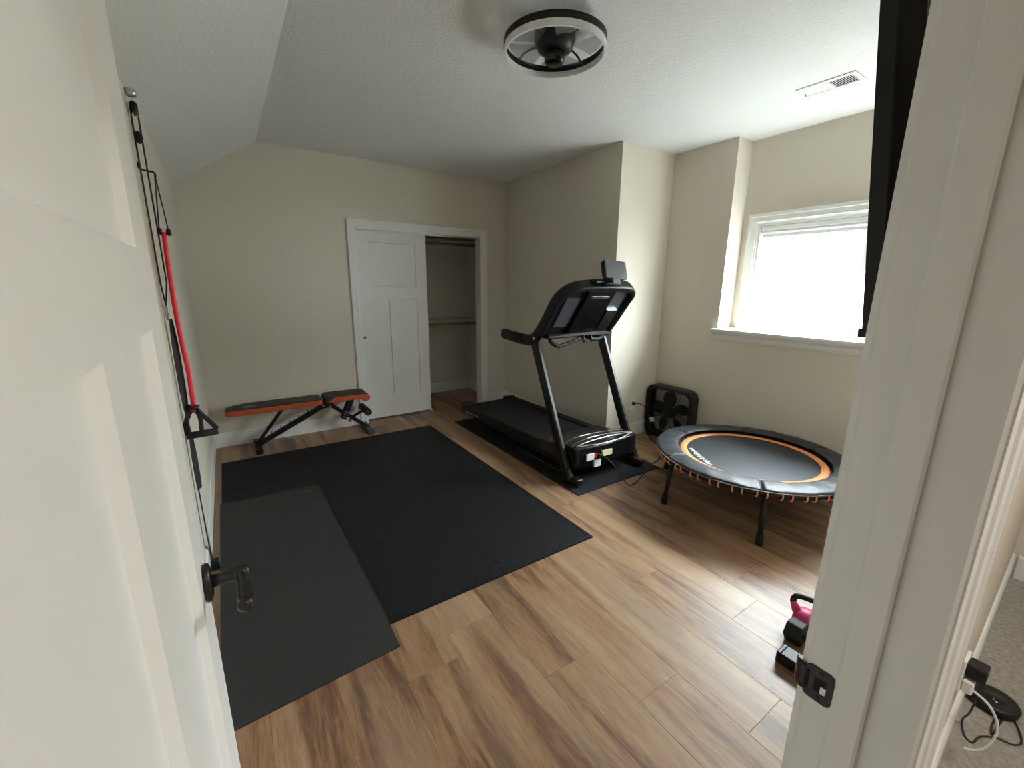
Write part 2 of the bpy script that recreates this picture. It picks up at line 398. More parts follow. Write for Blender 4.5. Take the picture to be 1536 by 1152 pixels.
# closet trim
t1 = thing('trim_1', 'white painted casing around the closet opening', None, (OX0, YB, 0), kind='structure')
mb = casing(MB(), [(OX0, 0), (OX0, OZ), (OX1, OZ), (OX1, 0)], [(-1, 0), (-1, 1), (1, 1), (1, 0)], [(d*.95, h) for d, h in CP], lambda u, v, h: (u, YB-h, v))
part('casing', mb, 'trim_paint', t1)
mb = MB(); mb.box((OX0-.02, YB-.001, 0), (OX0, YB+.13, OZ+.02)); mb.box((OX1, YB-.001, 0), (OX1+.02, YB+.13, OZ+.02)); mb.box((OX0, YB-.001, OZ), (OX1, YB+.13, OZ+.02))
part('jamb', mb, 'trim_paint', t1)
part('door_track', MB().box((OX0, YB+.055, OZ-.012), (OX1, YB+.12, OZ)), 'steel', t1)
part('floor_guide', MB().box((1.935, YB+.065, 0), (1.965, YB+.125, .018)), 'white_plastic', t1)
# panelled door: stiles and rails with sunk panels
def panel_door(root, to3, w, h, t, rects, leaf='leaf', depth=.011, slope=.006, m='door_paint'):
    us = sorted({0, w} | {r[0] for r in rects} | {r[1] for r in rects}); vs_ = sorted({0, h} | {r[2] for r in rects} | {r[3] for r in rects})
    mb = MB()
    def quad(pts, flip):
        p = [to3(*q) for q in pts]; mb.add(p[::-1] if flip else p, [(0, 1, 2, 3)])
    for s, d0 in ((0, 0.0), (1, t)):
        for i in range(len(us)-1):
            for j in range(len(vs_)-1):
                cu, cv = (us[i]+us[i+1])/2, (vs_[j]+vs_[j+1])/2
                if any(r[0] < cu < r[1] and r[2] < cv < r[3] for r in rects): continue
                quad([(us[i], vs_[j], d0), (us[i+1], vs_[j], d0), (us[i+1], vs_[j+1], d0), (us[i], vs_[j+1], d0)], s)
        for a, b, c, d in rects:
            dd = depth if s == 0 else t-depth; e = slope
            o = [(a, c), (b, c), (b, d), (a, d)]; q = [(a+e, c+e), (b-e, c+e), (b-e, d-e), (a+e, d-e)]
            for k in range(4):
                k2 = (k+1) % 4; quad([(*o[k], d0), (*o[k2], d0), (*q[k2], dd), (*q[k], dd)], s)
    for (u0, v0), (u1, v1) in (((0,0),(w,0)), ((w,0),(w,h)), ((w,h),(0,h)), ((0,h),(0,0))):
        quad([(u0, v0, 0), (u0, v0, t), (u1, v1, t), (u1, v1, 0)], 0)
    lf = part(leaf, mb, m, root)
    for a, b, c, d in rects:
        e = slope-.001; pb = MB(); C = [(a+e, c+e), (b-e, c+e), (b-e, d-e), (a+e, d-e)]
        p = [to3(*q, depth) for q in C] + [to3(*q, t-depth) for q in C]
        pb.add(p, [(0,1,2,3),(7,6,5,4)] + [(i, i+4, (i+1) % 4+4, (i+1) % 4) for i in range(4)])
        part('panel', pb, m, root)
    return lf
# closet sliding door
dw, dh = 0.776, 2.02; dy = 4.70
d2o = thing('door_2', 'white three panel sliding closet door with round finger pull', None, (OX0, dy, .014), kind='structure')
panel_door(d2o, lambda u, v, d: (OX0+u, dy+d, .014+v), dw, dh, .035,
           [(.132, .650, 1.458, 1.915), (.135, .336, .255, 1.330), (.448, .652, .255, 1.330)], depth=.013, slope=.006)
pull = part('finger_pull', MB().lathe([(.0, -.0035), (.016, -.0035), (.018, -.0015), (.018, .002)], (1.222, dy-.0005, .938), 'y', 20), 'steel', d2o)
part('pull_cup', MB().lathe([(.0, -.0045), (.010, -.0042), (.010, -.002)], (1.222, dy-.0005, .938), 'y', 16), 'dark_void', pull)
# entry door, open 90 degrees into the room
FX = -0.100; HY = 0.213; EW = 0.797
d1 = thing('door_1', 'white three panel entry door standing open with dark bronze lever', None, (FX, HY, .010), kind='structure')
panel_door(d1, lambda u, v, d: (FX-d, HY+u, .010+v), EW, 2.03, .035,
           [(.125, .655, 1.540, 1.915), (.125, .318, .26, 1.418), (.450, .660, .26, 1.418)], depth=.014, slope=.010)
hy, hz = 0.951, 0.915
hd = part('lever_handle', MB().lathe([(0, 0), (.030, 0), (.033, .004), (.031, .010), (.024, .013), (0.0, .014)], (FX, hy, hz), 'x', 28), 'bronze', d1, 'dark bronze door lever')
for v in hd.data.vertices: v.co.z = (v.co.z-(hz-.010))*1.22+(hz-.010)
part('lever_neck', MB().lathe([(.013, .010), (.0125, .03), (.0135, .045), (.0155, .058), (.0155, .072), (.011, .077), (0, .078)], (FX, hy, hz), 'x', 20), 'bronze', hd)
lp = bez([(FX+.062, hy+.006, hz), (FX+.064, hy-.02, hz+.001), (FX+.066, hy-.05, hz-.004), (FX+.066, hy-.080, hz-.012), (FX+.064, hy-.104, hz-.010)], 5)
nr = len(lp); part('lever', MB().tube(lp, [.0125-.004*math.sin(math.pi*min(1, i/(nr*.45)))+.004*max(0, (i/nr-.45)) if i < nr-2 else (.011 if i == nr-2 else .006) for i in range(nr)], 12), 'bronze', hd)
hg = part('hinge', MB().tube([(FX-.005, HY-.006, .25), (FX-.005, HY-.006, .34)], .006, 8), 'bronze', d1)
part('hinge', MB().tube([(FX-.005, HY-.006, 1.75), (FX-.005, HY-.006, 1.84)], .006, 8), 'bronze', d1)
# entry door frame
t2 = thing('trim_2', 'white painted door frame with dark strike plate', None, (DX1, YD0, 0), kind='structure')
mb = MB(); mb.rbox((DX1, YD1-.006, 0), (DX1+.02, YD0, 2.06), .004); mb.rbox((DX0-.02, YD1-.006, 0), (DX0, YD0, 2.06), .004); mb.box((DX0, YD1-.006, 2.04), (DX1, YD0, 2.06))
part('jamb', mb, 'trim_paint', t2)
mb = MB(); mb.rbox((DX1-.011, .117, 0), (DX1, .155, 2.04), .003); mb.rbox((DX0, .117, 0), (DX0+.011, .155, 2.04), .003); mb.box((DX0, .117, 2.029), (DX1, .155, 2.04))
part('door_stop', mb, 'trim_paint', t2)
EP = [(.005, 0), (.005, .008), (.018, .010), (.022, .013), (.055, .013), (.060, .016), (.070, .016), (.072, .012), (.072, 0)]
for yy, s in ((YD0, 1), (YD1, -1)):
    mb = casing(MB(), [(DX0, 0), (DX0, 2.04), (DX1, 2.04), (DX1, 0)], [(-1, 0), (-1, 1), (1, 1), (1, 0)], EP, lambda u, v, h: (u, yy+s*h, v))
    part('casing', mb, 'trim_paint', t2)
# strike plate with a through slot and curled lip
def rounded(cx, cy, hw, hh, r, n=5):
    out = []
    for sx, sy, a0 in ((1, 1, 0), (-1, 1, 90), (-1, -1, 180), (1, -1, 270)):
        for i in range(n+1):
            a = rad(a0+90*i/n); out.append((cx+sx*(hw-r)+r*math.cos(a), cy+sy*(hh-r)+r*math.sin(a)))
    return out
sy0, sz0 = 0.1755, 0.918
outer = rounded(sy0, sz0, .0185, .0285, .008, 4); inner = rounded(sy0-.002, sz0, .0085, .0125, .004, 4); n = len(outer)
mb = MB(); vs = []
for x in (DX1-.0022, DX1): vs += [(x, a, b) for a, b in outer] + [(x, a, b) for a, b in inner]
fs = []
for i in range(n):
    j = (i+1) % n; fs += [(i, j, n+j, n+i), (2*n+i, i, j, 2*n+j)[::-1], (n+i, n+j, 3*n+j, 3*n+i)]
mb.add(vs, fs)
mb.tube([(DX1-.001, .188, sz0), (DX1-.0012, .199, sz0), (DX1+.003, .206, sz0), (DX1+.010, .210, sz0)], 1.0, 8, flat=(.0225, .0014, (1, 0, 0)))
st = part('strike_plate', mb, 'bronze', t2, 'dark strike plate on the door jamb')
part('latch_hole', MB().box((DX1-.0016, sy0-.010, sz0-.012), (DX1-.0004, sy0+.006, sz0+.012)), 'dark_void', st)
part('hole_edge', MB().box((DX1-.0018, sy0-.010, sz0-.012), (DX1-.0002, sy0-.003, sz0+.000)), 'sticker', st)
for dz in (-.021, .021): part('screw', MB().lathe([(0, -.0012), (.0035, -.0010), (.004, 0)], (DX1-.0018, sy0-.002, sz0+dz), 'x', 10), 'bronze', st)

# window
w1 = thing('window_1', 'white framed sliding window in the recess, bright daylight outside', None, (XR, 1.27, WZ0), kind='structure')
mb = casing(MB(), [(WY1, WZ0), (WY1, WZ1), (WY0, WZ1), (WY0, WZ0)], [(1, 0), (1, 1), (-1, 1), (-1, 0)], [(d*.98+.003, h) for d, h in CP], lambda u, v, h: (XR-h, u, v))
part('casing', mb, 'trim_paint', w1)
part('sill', MB().rbox((XF-.045, .30, WZ0-.028), (XR+.10, 2.205, WZ0), .005), 'trim_paint', w1)
ap = [(XF, WZ0-.095), (XF-.012, WZ0-.095), (XF-.012, WZ0-.083), (XF-.018, WZ0-.080), (XF-.018, WZ0-.058), (XF-.026, WZ0-.045), (XF-.036, WZ0-.037), (XF-.036, WZ0-.028), (XF, WZ0-.028)]
part('apron', MB().prism([(x, .33, z) for x, z in ap], (0, 2.19-.33, 0)), 'trim_paint', w1)
mb = MB(); mb.box((XR-.002, WY1-.012, WZ0), (XR+.14, WY1+.004, WZ1)); mb.box((XR-.002, WY0-.004, WZ0), (XR+.14, WY0+.012, WZ1)); mb.box((XR-.002, WY0, WZ1-.012), (XR+.14, WY1, WZ1+.004))
part('jamb_liner', mb, 'trim_paint', w1)
def sash(y0, y1, x):
    mb = MB(); f = .038; z0, z1 = WZ0+.004, WZ1-.014
    mb.rbox((x, y0, z0), (x+.03, y0+f, z1), .004); mb.rbox((x, y1-f, z0), (x+.03, y1, z1), .004)
    mb.rbox((x, y0+f-.004, z0), (x+.03, y1-f+.004, z0+f), .004); mb.rbox((x, y0+f-.004, z1-f), (x+.03, y1-f+.004, z1), .004)
    s = part('sash', mb, 'vinyl_window', w1)
    part('pane', MB().box((x+.013, y0+f-.003, z0+f-.003), (x+.017, y1-f+.003, z1-f+.003)), 'window_glass', s)
sash(WY0+.014, 1.285, XR+.045); sash(1.250, WY1-.014, XR+.082)
rb = thing('roller_blind', 'white roller blind rolled up at the top of the window', 'blind', (XR+.02, 1.27, WZ1-.08))
part('fascia', MB().rbox((XR+.003, WY0+.016, WZ1-.052), (XR+.035, WY1-.016, WZ1-.013), .006), 'blind_fabric', rb)
part('roll', MB().tube([(XR+.022, WY0+.02, WZ1-.062), (XR+.022, WY1-.02, WZ1-.062)], .018, 16), 'blind_fabric', rb)
part('bottom_bar', MB().rbox((XR+.016, WY0+.025, WZ1-.105), (XR+.026, WY1-.025, WZ1-.078), .003), 'blind_fabric', rb)

# outdoors seen through the window
struct('ground_outside', MB().box((XR+.15, -8, .55), (16, 12, .75)), 'concrete', 'pale ground outside the window')
fn = thing('board_fence', 'pale wooden board fence outside the window', 'fence', (9.0, 2.5, .75))
bm_ = MB().rbox((-.011, -.068, 0), (.011, .068, 1.55), .004).mesh('board'); bm_.materials.append(MATS['fence_wood'])
for i in range(50):
    b = bpy.data.objects.new('board', bm_); COL.objects.link(b); b.parent = fn; b.location = (0, -3.5+i*.142, random.uniform(0, .02))
part('rail', MB().box((9.012, -1.1, 1.05), (9.05, 6.0, 1.13)), 'fence_wood', fn); part('rail', MB().box((9.012, -1.1, 1.95), (9.05, 6.0, 2.03)), 'fence_wood', fn)

# ------------------------------------------------------------------ hall
HX = 3.34
wall('floor_hall', [((-1.5, -1.6, -.1), (HX+.1, .19, 0.0))], 'beige cut pile carpet in the hall', 'carpet')
struct('wall_hall_side', MB().prism([(.747, .191, 0), (.747, .088, 0), (HX+.1, .187, 0), (HX+.1, .191, 0)], (0, 0, 2.6)), 'wall_paint')
wall('wall_hall_end', [((HX, -1.7, 0), (HX+.12, .3, 2.6)), ((-1.62, -1.7, 0), (-1.5, YD1+.2, 2.6))], 'greige wall at the end of the hall')
wall('wall_hall_back', [((-1.5, -1.72, 0), (HX, -1.6, 2.6))])
wall('ceiling_hall', [((-1.6, -1.7, 2.5), (HX+.1, YD1+.05, 2.6))], None, 'ceiling_paint')
def hy_(x): return .088 + (x-.747)*(.187-.088)/(HX+.1-.747)
mb = MB(); a, b = Vector((.752, hy_(.752), 0)), Vector((HX, hy_(HX), 0)); n = Vector((.04, -1, 0)).normalized(); Zv = Vector((0, 0, 1))
mb.prism([a, a+n*.013, a+n*.013+Zv*.118, a+n*.007+Zv*.13, a+Zv*.13], b-a)
a, b = Vector((HX, -1.6, 0)), Vector((HX, .16, 0)); n = Vector((-1, 0, 0)); mb.prism([a, a+n*.013, a+n*.013+Zv*.118, a+n*.007+Zv*.13, a+Zv*.13], b-a)
struct('baseboard_hall', mb, 'trim_paint')
fill_lamp = thing('hall_fill_lamp', 'added round white fill lamp on the hall ceiling, out of view', 'lamp', (1.25, -.95, 2.5))  # unseen lamp added behind the camera to brighten hall and room
part('base', MB().lathe([(.20, -.03), (.21, -.02), (.21, 0)], (1.25, -.95, 2.5), 'z', 32), 'white_plastic', fill_lamp)
mat('fill_glow', (.9, .9, .88), .5, emit=((1.0, 0.965, 0.92), 32.0))  # glow of the added hall fill lamp
part('diffuser', MB().lathe([(0, -.085), (.09, -.08), (.15, -.062), (.19, -.03)], (1.25, -.95, 2.5), 'z', 32), 'fill_glow', fill_lamp)

# ------------------------------------------------------------------ closet fittings
for z, nm in ((1.045, 'lower'), (2.055, 'upper')):
    s = thing('closet_shelf', 'white %s closet shelf on wooden cleats' % nm, 'shelf', (1.92, 5.35, z-.018), 'closet shelves')
    part('board', MB().rbox((.955, 5.20, z-.018), (2.88, 5.498, z), .002), 'shelf_white', s)
    part('cleat', MB().box((.955, 5.478, z-.085), (2.88, 5.499, z-.019)), 'shelf_white', s); part('cleat', MB().box((2.862, 5.15, z-.085), (2.884, 5.477, z-.019)), 'shelf_white', s)
    solo('closet_rod', MB().tube([(.953, 5.19, z-.055), (2.861, 5.19, z-.055)], .0175, 14), 'bare_wood', 'bare wooden closet rod under the %s shelf' % nm, 'rod', (1.92, 5.19, z-.055), 'closet rods')

# ------------------------------------------------------------------ foam floor mat of jigsaw tiles
MX0, MX1, MY0, MY1, MT = -0.182, 1.705, 1.652, 4.148, 0.012
fm = thing('foam_mat', 'large black foam exercise mat of interlocking tiles', 'mat', ((MX0+MX1)/2, (MY0+MY1)/2, 0))
BW = .028
gx = [MX0+BW+(MX1-MX0-2*BW)*i/3 for i in range(4)]; gy = [MY0+BW+(MY1-MY0-2*BW)*i/4 for i in range(5)]
def seam(a, b, n=9, amp=.013):
    """jigsaw line from a to b (2D)"""
    a = Vector(a); b = Vector(b); d = b-a; L = d.length; t = d/L; nn = Vector((-t.y, t.x)); pts = [a]
    st_ = L/n
    for i in range(n):
        s0 = i*st_; s = amp if i % 2 == 0 else -amp
        if i in (0,): c = [(.0, s*0), (st_*.55, s*0)]
        else: c = [(s0-st_*.10*1, s*1), (s0+st_*1.10, s*1)] if i < n-1 else [(s0+st_*.45, 0), (L, 0)]
        for u, v in c: pts.append(a+t*u+nn*v)
    pts[-1] = b; out = [pts[0]]
    for p in pts[1:]:
        if (p-out[-1]).length > 1e-6: out.append(p)
    return out
def inset(poly, g):
    n = len(poly); out = []
    for i in range(n):
        p, q, r = poly[i-1], poly[i], poly[(i+1) % n]; e1 = (q-p); e2 = (r-q)
        if e1.length < 1e-7 or e2.length < 1e-7: continue
        e1.normalize(); e2.normalize(); m = Vector((-e1.y, e1.x)) + Vector((-e2.y, e2.x)); 
        if m.length < 1e-4: m = Vector((-e1.y, e1.x))
        m.normalize(); out.append(q+m*g)
    return out
H = [[seam((gx[i], gy[j]), (gx[i+1], gy[j])) for i in range(3)] for j in range(5)]
V = [[seam((gx[i], gy[j]), (gx[i], gy[j+1])) for j in range(4)] for i in range(4)]
def flatpart(name, poly, parent, m, z0, z1, g=.0010):
    P = inset(poly, g); Q = inset(poly, g+.0012); n = len(P)
    if len(Q) != n: return
    mb = MB(); mb.add([(*p, z0) for p in P] + [(*p, z1-.0012) for p in P] + [(*q, z1) for q in Q],
                      [tuple(range(n-1, -1, -1)), tuple(range(2*n, 3*n))] + [(i, (i+1) % n, n+(i+1) % n, n+i) for i in range(n)] + [(n+i, n+(i+1) % n, 2*n+(i+1) % n, 2*n+i) for i in range(n)])
    return part(name, mb, m, parent)
for i in range(3):
    for j in range(4):
        poly = H[j][i][:-1] + V[i+1][j][:-1] + H[j+1][i][::-1][:-1] + V[i][j][::-1][:-1]
        flatpart('tile', poly, fm, 'foam_black', 0, MT)
for i in range(3):
    xa = MX0 if i == 0 else gx[i]; xb = MX1 if i == 2 else gx[i+1]
    flatpart('edge_strip', [Vector((xa, MY0)), Vector((xb, MY0))] + ([] if i < 2 else [Vector((xb, gy[0]))]) + H[0][i][::-1] + ([Vector((xa, gy[0]))] if i == 0 else []), fm, 'foam_black', 0, MT)
    flatpart('edge_strip', ([Vector((xa, gy[4]))] if i == 0 else []) + H[4][i] + ([Vector((xb, gy[4]))] if i == 2 else []) + [Vector((xb, MY1)), Vector((xa, MY1))], fm, 'foam_black', 0, MT)
for j in range(4):
    flatpart('edge_strip', [Vector((MX0, gy[j]))] + V[0][j] + [Vector((MX0, gy[j+1]))], fm, 'foam_black', 0, MT)
    flatpart('edge_strip', [Vector((MX1, gy[j])), Vector((MX1, gy[j+1]))] + V[3][j][::-1], fm, 'foam_black', 0, MT)

# yoga mat lying across the foam, its near end sagging on the floor
ym = thing('yoga_mat', 'thin dark grey yoga mat with small red emblem on the foam mat', 'mat', (.13, 2.4, .012))
def ypt(u, v, top):     # u across 0..1, v along 0..1 (near to far)
    x = (-.183+(-.190+.183)*v)*(1-u) + (.449+(.430-.449)*v)*u; y = (1.478+(3.318-1.478)*v)*(1-u) + (1.512+(3.272-1.512)*v)*u
    s = max(0, min(1, (y-1.575)/.105)); s = s*s*(3-2*s); z = .0005+s*(MT+.0005)
    return (x, y, z+(.0045 if top else 0))
mb = MB(); N = 60; vs = []; fs = []
for i in range(N+1):
    v = (i/N)**1.5
    vs += [ypt(0, v, 0), ypt(0, v, 1), ypt(1, v, 1), ypt(1, v, 0)]
for i in range(N):
    for k in range(4): fs.append((i*4+k, (i+1)*4+k, (i+1)*4+(k+1) % 4, i*4+(k+1) % 4))
fs += [(0, 1, 2, 3), (N*4+3, N*4+2, N*4+1, N*4)]; mb.add(vs, fs); part('sheet', mb, 'yoga_grey', ym)
c = PZ((460, 737), .0178); mb = MB()
for kx in range(5):
    a = rad(20+kx*35); ax = Vector((math.cos(a), math.sin(a), 0)); bx_ = Vector((-ax.y, ax.x, 0)); b0 = c - Vector((0, .018, 0))
    mb.prism([b0, b0+ax*.022+bx_*.007, b0+ax*.042, b0+ax*.022-bx_*.007], (0, 0, .0004))
part('emblem', mb, 'print_red', ym, 'small red lotus emblem')

# ------------------------------------------------------------------ treadmill mat
tm = solo('treadmill_mat', MB().rbox((1.988, 2.092, 0), (2.900, 4.140, .006), .002), 'tread_mat', 'thin black textured rubber mat under the treadmill', 'mat', (2.44, 3.1, 0))

# ------------------------------------------------------------------ treadmill
tr = thing('treadmill', 'black folding treadmill with tall uprights and tablet holder', 'treadmill', (2.43, 3.1, .006))
CX = 2.43
for s in (-1, 1):
    x = CX+s*.352
    fb = part('foot_bar', MB().rbox((x-.027, 2.19, .022), (x+.027, 3.0, .070), .005), 'black_steel', tr)
    part('end_cap', MB().rbox((x-.029, 2.172, .020), (x+.029, 2.205, .072), .006), 'black_plastic', fb)
    part('levelling_foot', MB().lathe([(.011, 0), (.011, .008), (.006, .009), (.006, .022)], (x+.010, 2.20, .006), 'z', 12), 'steel', fb)
    part('levelling_foot', MB().lathe([(.014, 0), (.014, .012), (.008, .016)], (x, 2.96, .006), 'z', 12), 'rubber_black', fb)
    xu = CX+s*.373
    up = part('upright', MB().bar((xu, 2.285, .022), (xu, 2.765, 1.085), .046, .085, (0, 1, .4), .012), 'black_steel', tr)
    part('upright_boot', MB().bar((xu+s*.002, 2.282, .020), (xu+s*.002, 2.325, .115), .054, .098, (0, 1, .4), .012), 'black_plastic', up)
# deck
for s in (-1, 1):
    x0 = CX+s*.262; x1 = CX+s*.338
    mb = MB(); mb.prism([(x0, 2.55, .125), (x0, 4.12, .105), (x0, 4.165, .118), (x0, 4.172, .165), (x0, 4.150, .198), (x0, 2.55, .226)], (x1-x0, 0, 0))
    sr = bevel(part('side_rail', mb, 'black_plastic', tr), .008, 2)
    part('foot_rail_grip', MB().add([(x0+s*.012, 2.62, .2262), (x1-s*.012, 2.62, .2262), (x1-s*.012, 4.05, .2035), (x0+s*.012, 4.05, .2035)], [(0, 1, 2, 3) if s > 0 else (3, 2, 1, 0)]), 'rubber_black', sr)
    ec = part('rear_cap', MB().prism([(CX+s*.225, 4.08, .100), (CX+s*.225, 4.165, .104), (CX+s*.225, 4.182, .160), (CX+s*.225, 4.160, .208), (CX+s*.225, 4.08, .210)], (s*.118, 0, 0)), 'black_plastic', tr); bevel(ec, .008, 2)
mb = MB(); mb.prism([(CX-.265, 2.5, .205), (CX-.265, 4.09, .186), (CX-.265, 4.14, .178), (CX-.265, 4.155, .155), (CX-.265, 4.14, .132), (CX-.265, 4.09, .126), (CX-.265, 2.5, .140)], (.53, 0, 0))
part('belt', mb, 'belt_black', tr)
part('lift_frame', MB().rbox((CX-.30, 2.4, .075), (CX-.26, 3.75, .120), .004).rbox((CX+.26, 2.4, .075), (CX+.30, 3.75, .120), .004).rbox((CX-.30, 3.55, .030), (CX+.30, 3.60, .085), .004), 'black_steel', tr)
for s in (-1, 1): part('wheel', MB().lathe([(.032, -.015), (.036, -.010), (.036, .010), (.032, .015)], (CX+s*.29, 3.575, .043), 'x', 20), 'rubber_black', tr)
# lettering marks on the left rail, too small to read: short white strokes
mb = MB()
for i in range(11):
    y0 = 4.135-.034*i; xw = CX-.3385; zc = .118+.0016*i; hgt = .016 if i in (0, 6) else .012
    mb.box((xw-.0006, y0, zc), (xw, y0-.008, zc+hgt))
    if i % 2 == 0: mb.box((xw-.0006, y0-.008, zc+hgt-.004), (xw, y0-.022, zc+hgt))
    else: mb.box((xw-.0006, y0-.008, zc), (xw, y0-.022, zc+.004)); mb.box((xw-.0006, y0-.018, zc), (xw, y0-.024, zc+hgt))
part('rail_marking', mb, 'print_white', tr)
# motor hood
hx0, hx1 = CX-.345, CX+.335
pr = [(2.70, .130), (2.70, .236), (2.60, .243), (2.50, .262), (2.40, .284), (2.30, .297), (2.245, .300), (2.225, .288), (2.216, .16), (2.226, .128), (2.26, .118)]
secs = [(hx0, .93, -.012), (hx0+.02, .985, -.004), (hx0+.10, 1, 0), (CX, 1.01, .004), (hx1-.10, 1, 0), (hx1-.02, .985, -.004), (hx1, .93, -.012)]
mb = MB(); vs = []; n = len(pr)
for x, k_, dz in secs:
    bulge = .028*(1-((x-CX)/.345)**2)
    for y, z in pr: vs.append((x, (y-2.45)*k_+2.45-(bulge if y < 2.3 else bulge*(2.7-y)/.4 if y < 2.7 else 0)+.014, (z-.2)*k_+.2))
fs = [(i*n+k_, i*n+(k_+1) % n, (i+1)*n+(k_+1) % n, (i+1)*n+k_) for i in range(len(secs)-1) for k_ in range(n)] + [tuple(range(n-1, -1, -1)), tuple((len(secs)-1)*n+k_ for k_ in range(n))]
mb.add(vs, [tuple(reversed(f)) for f in fs])
hood = bevel(part('motor_hood', mb, 'black_gloss', tr), .010, 3, 30)
from mathutils.bvhtree import BVHTree
hbv = BVHTree.FromPolygons([Vector(v) for v in mb.v], mb.f)
def hood_arc(ya, yb, r, x0, x1, h=.0022):
    pts = []
    for i in range(33):
        u = i/32; x = x0+(x1-x0)*u; y = ya+(yb-ya)*(1-(2*u-1)**2)
        hit = hbv.ray_cast(Vector((x, y, 1)), Vector((0, 0, -1)))[0]
        if hit: pts.append((x, y, hit.z+.001))
    part('chrome_trim', MB().tube(pts, 1, 8, flat=(r, h, (0, 0, 1))), 'silver_trim', hood)
hood_arc(2.268, 2.222, .0085, hx0+.022, hx1-.012, .003); hood_arc(2.272, 2.322, .0065, hx0+.035, hx1-.022)
hood_arc(2.300, 2.392, .0022, hx0+.015, hx1-.03); hood_arc(2.38, 2.51, .0022, hx0+.010, hx1-.02)
fy = 2.212
def sticker(px0, px1, m, nm, yy=2.200):
    a = PY(px0, yy); b = PY(px1, yy); part(nm, MB().box((a.x, yy-.001, a.z), (b.x, yy+.012, b.z)), m, hood)
sticker((881, 683), (891, 689), 'sticker', 'label_sticker'); sticker((892, 681), (896, 686), 'red_plastic', 'power_switch')
sticker((904, 677), (918, 680.5), 'sticker_yellow', 'label_sticker', 2.195); sticker((892, 691), (901, 698), 'sticker', 'label_sticker')
a = PY((900, 683), 2.20); part('power_socket', MB().rbox((a.x-.018, 2.183, a.z-.014), (a.x+.018, 2.212, a.z+.014), .003), 'rubber_black', hood)
# console arch with handles
L_ = [(3.20, 1.078), (3.05, 1.068), (2.90, 1.060), (2.80, 1.066), (2.73, 1.100), (2.64, 1.195), (2.56, 1.300), (2.49, 1.390)]
pts = [(CX-.378, y, z) for y, z in L_] + [(CX-.355, 2.425, 1.450), (CX-.29, 2.385, 1.487), (CX-.18, 2.360, 1.503), (CX, 2.350, 1.508)]
path = bez(pts + [(2*CX-p[0], p[1], p[2]) for p in pts[-2::-1]], 4)
arch = part('console_arch', MB().tube(path, 1, 12, flat=(.045, .021, (1, 0, 0))), 'black_plastic', tr)
for s in (-1, 1):
    part('hand_grip', MB().tube([(CX+s*.378, 3.215, 1.080), (CX+s*.378, 3.05, 1.069), (CX+s*.378, 2.90, 1.061)], 1, 12, flat=(.040, .025, (1, 0, 0))), 'rubber_black', arch)
    part('pivot_bolt', MB().lathe([(.0, .026), (.010, .026), (.013, .022), (.013, 0)][::-1], (CX+s*.378, 2.735, 1.085), 'x', 16, Matrix.Scale(s, 4)), 'steel', arch)
# console body hanging in the arch
def con(u, v, d):     # u -1..1 across, v 0 bottom 1 top, d out of the underside towards the camera
    return (CX+u*.335, 2.665+(2.405-2.665)*v-.79*d, 1.120+(1.480-1.120)*v-.62*d)
def slab(mb, u0, u1, v0, v1, d0, d1):
    P = [con(u, v, d) for d in (d0, d1) for u, v in ((u0, v0), (u1, v0), (u1, v1), (u0, v1))]
    return mb.add(P, [(0, 1, 2, 3), (7, 6, 5, 4), (0, 4, 5, 1), (1, 5, 6, 2), (2, 6, 7, 3), (3, 7, 4, 0)])
cb = part('console_body', slab(MB(), -1, 1, 0, 1, -.045, .0), 'black_plastic', tr)
part('console_cover', slab(MB(), -.42, .42, .05, .97, .0, .030), 'black_gloss', cb)
part('speaker_panel', slab(MB(), -.92, -.52, .18, .80, .0, .010), 'grey_plastic', cb)
part('speaker_panel', slab(MB(), .50, .90, .55, .95, .0, .008), 'grey_plastic', cb)
part('screen_glint', slab(MB(), .50, .86, .12, .56, .0, .03), 'silver_trim', cb)  # silver slab stands in for the bluish reflection on the console screen
part('vent_slot', slab(MB(), -.28, .28, .84, .88, .030, .033), 'silver_trim', cb)
part('lower_tray', MB().rbox((CX-.34, 2.62, 1.085), (CX+.34, 2.78, 1.120), .010), 'black_plastic', cb)
part('tray_edge', MB().tube([(CX-.33, 2.618, 1.112), (CX+.30, 2.618, 1.118)], .004, 8), 'grey_plastic', cb)
gp = bez([(CX-.30, 2.66, 1.09), (CX-.305, 2.62, 1.055), (CX-.26, 2.60, 1.030), (CX-.18, 2.60, 1.040), (CX-.04, 2.60, 1.075), (CX+.02, 2.62, 1.085)], 6)
part('pulse_grip', MB().tube(gp, .015, 10), 'rubber_black', cb)
part('pulse_grip', MB().tube(bez([(CX+.30, 2.66, 1.09), (CX+.24, 2.62, 1.07), (CX+.14, 2.60, 1.06), (CX+.06, 2.62, 1.085)], 6), .015, 10), 'rubber_black', cb)
for dx in (.0, .085): part('safety_clip', MB().tube([(CX+dx, 2.60, 1.10), (CX+dx, 2.585, 1.075), (CX+dx+.004, 2.58, 1.045)], .012, 8), 'black_plastic', cb)
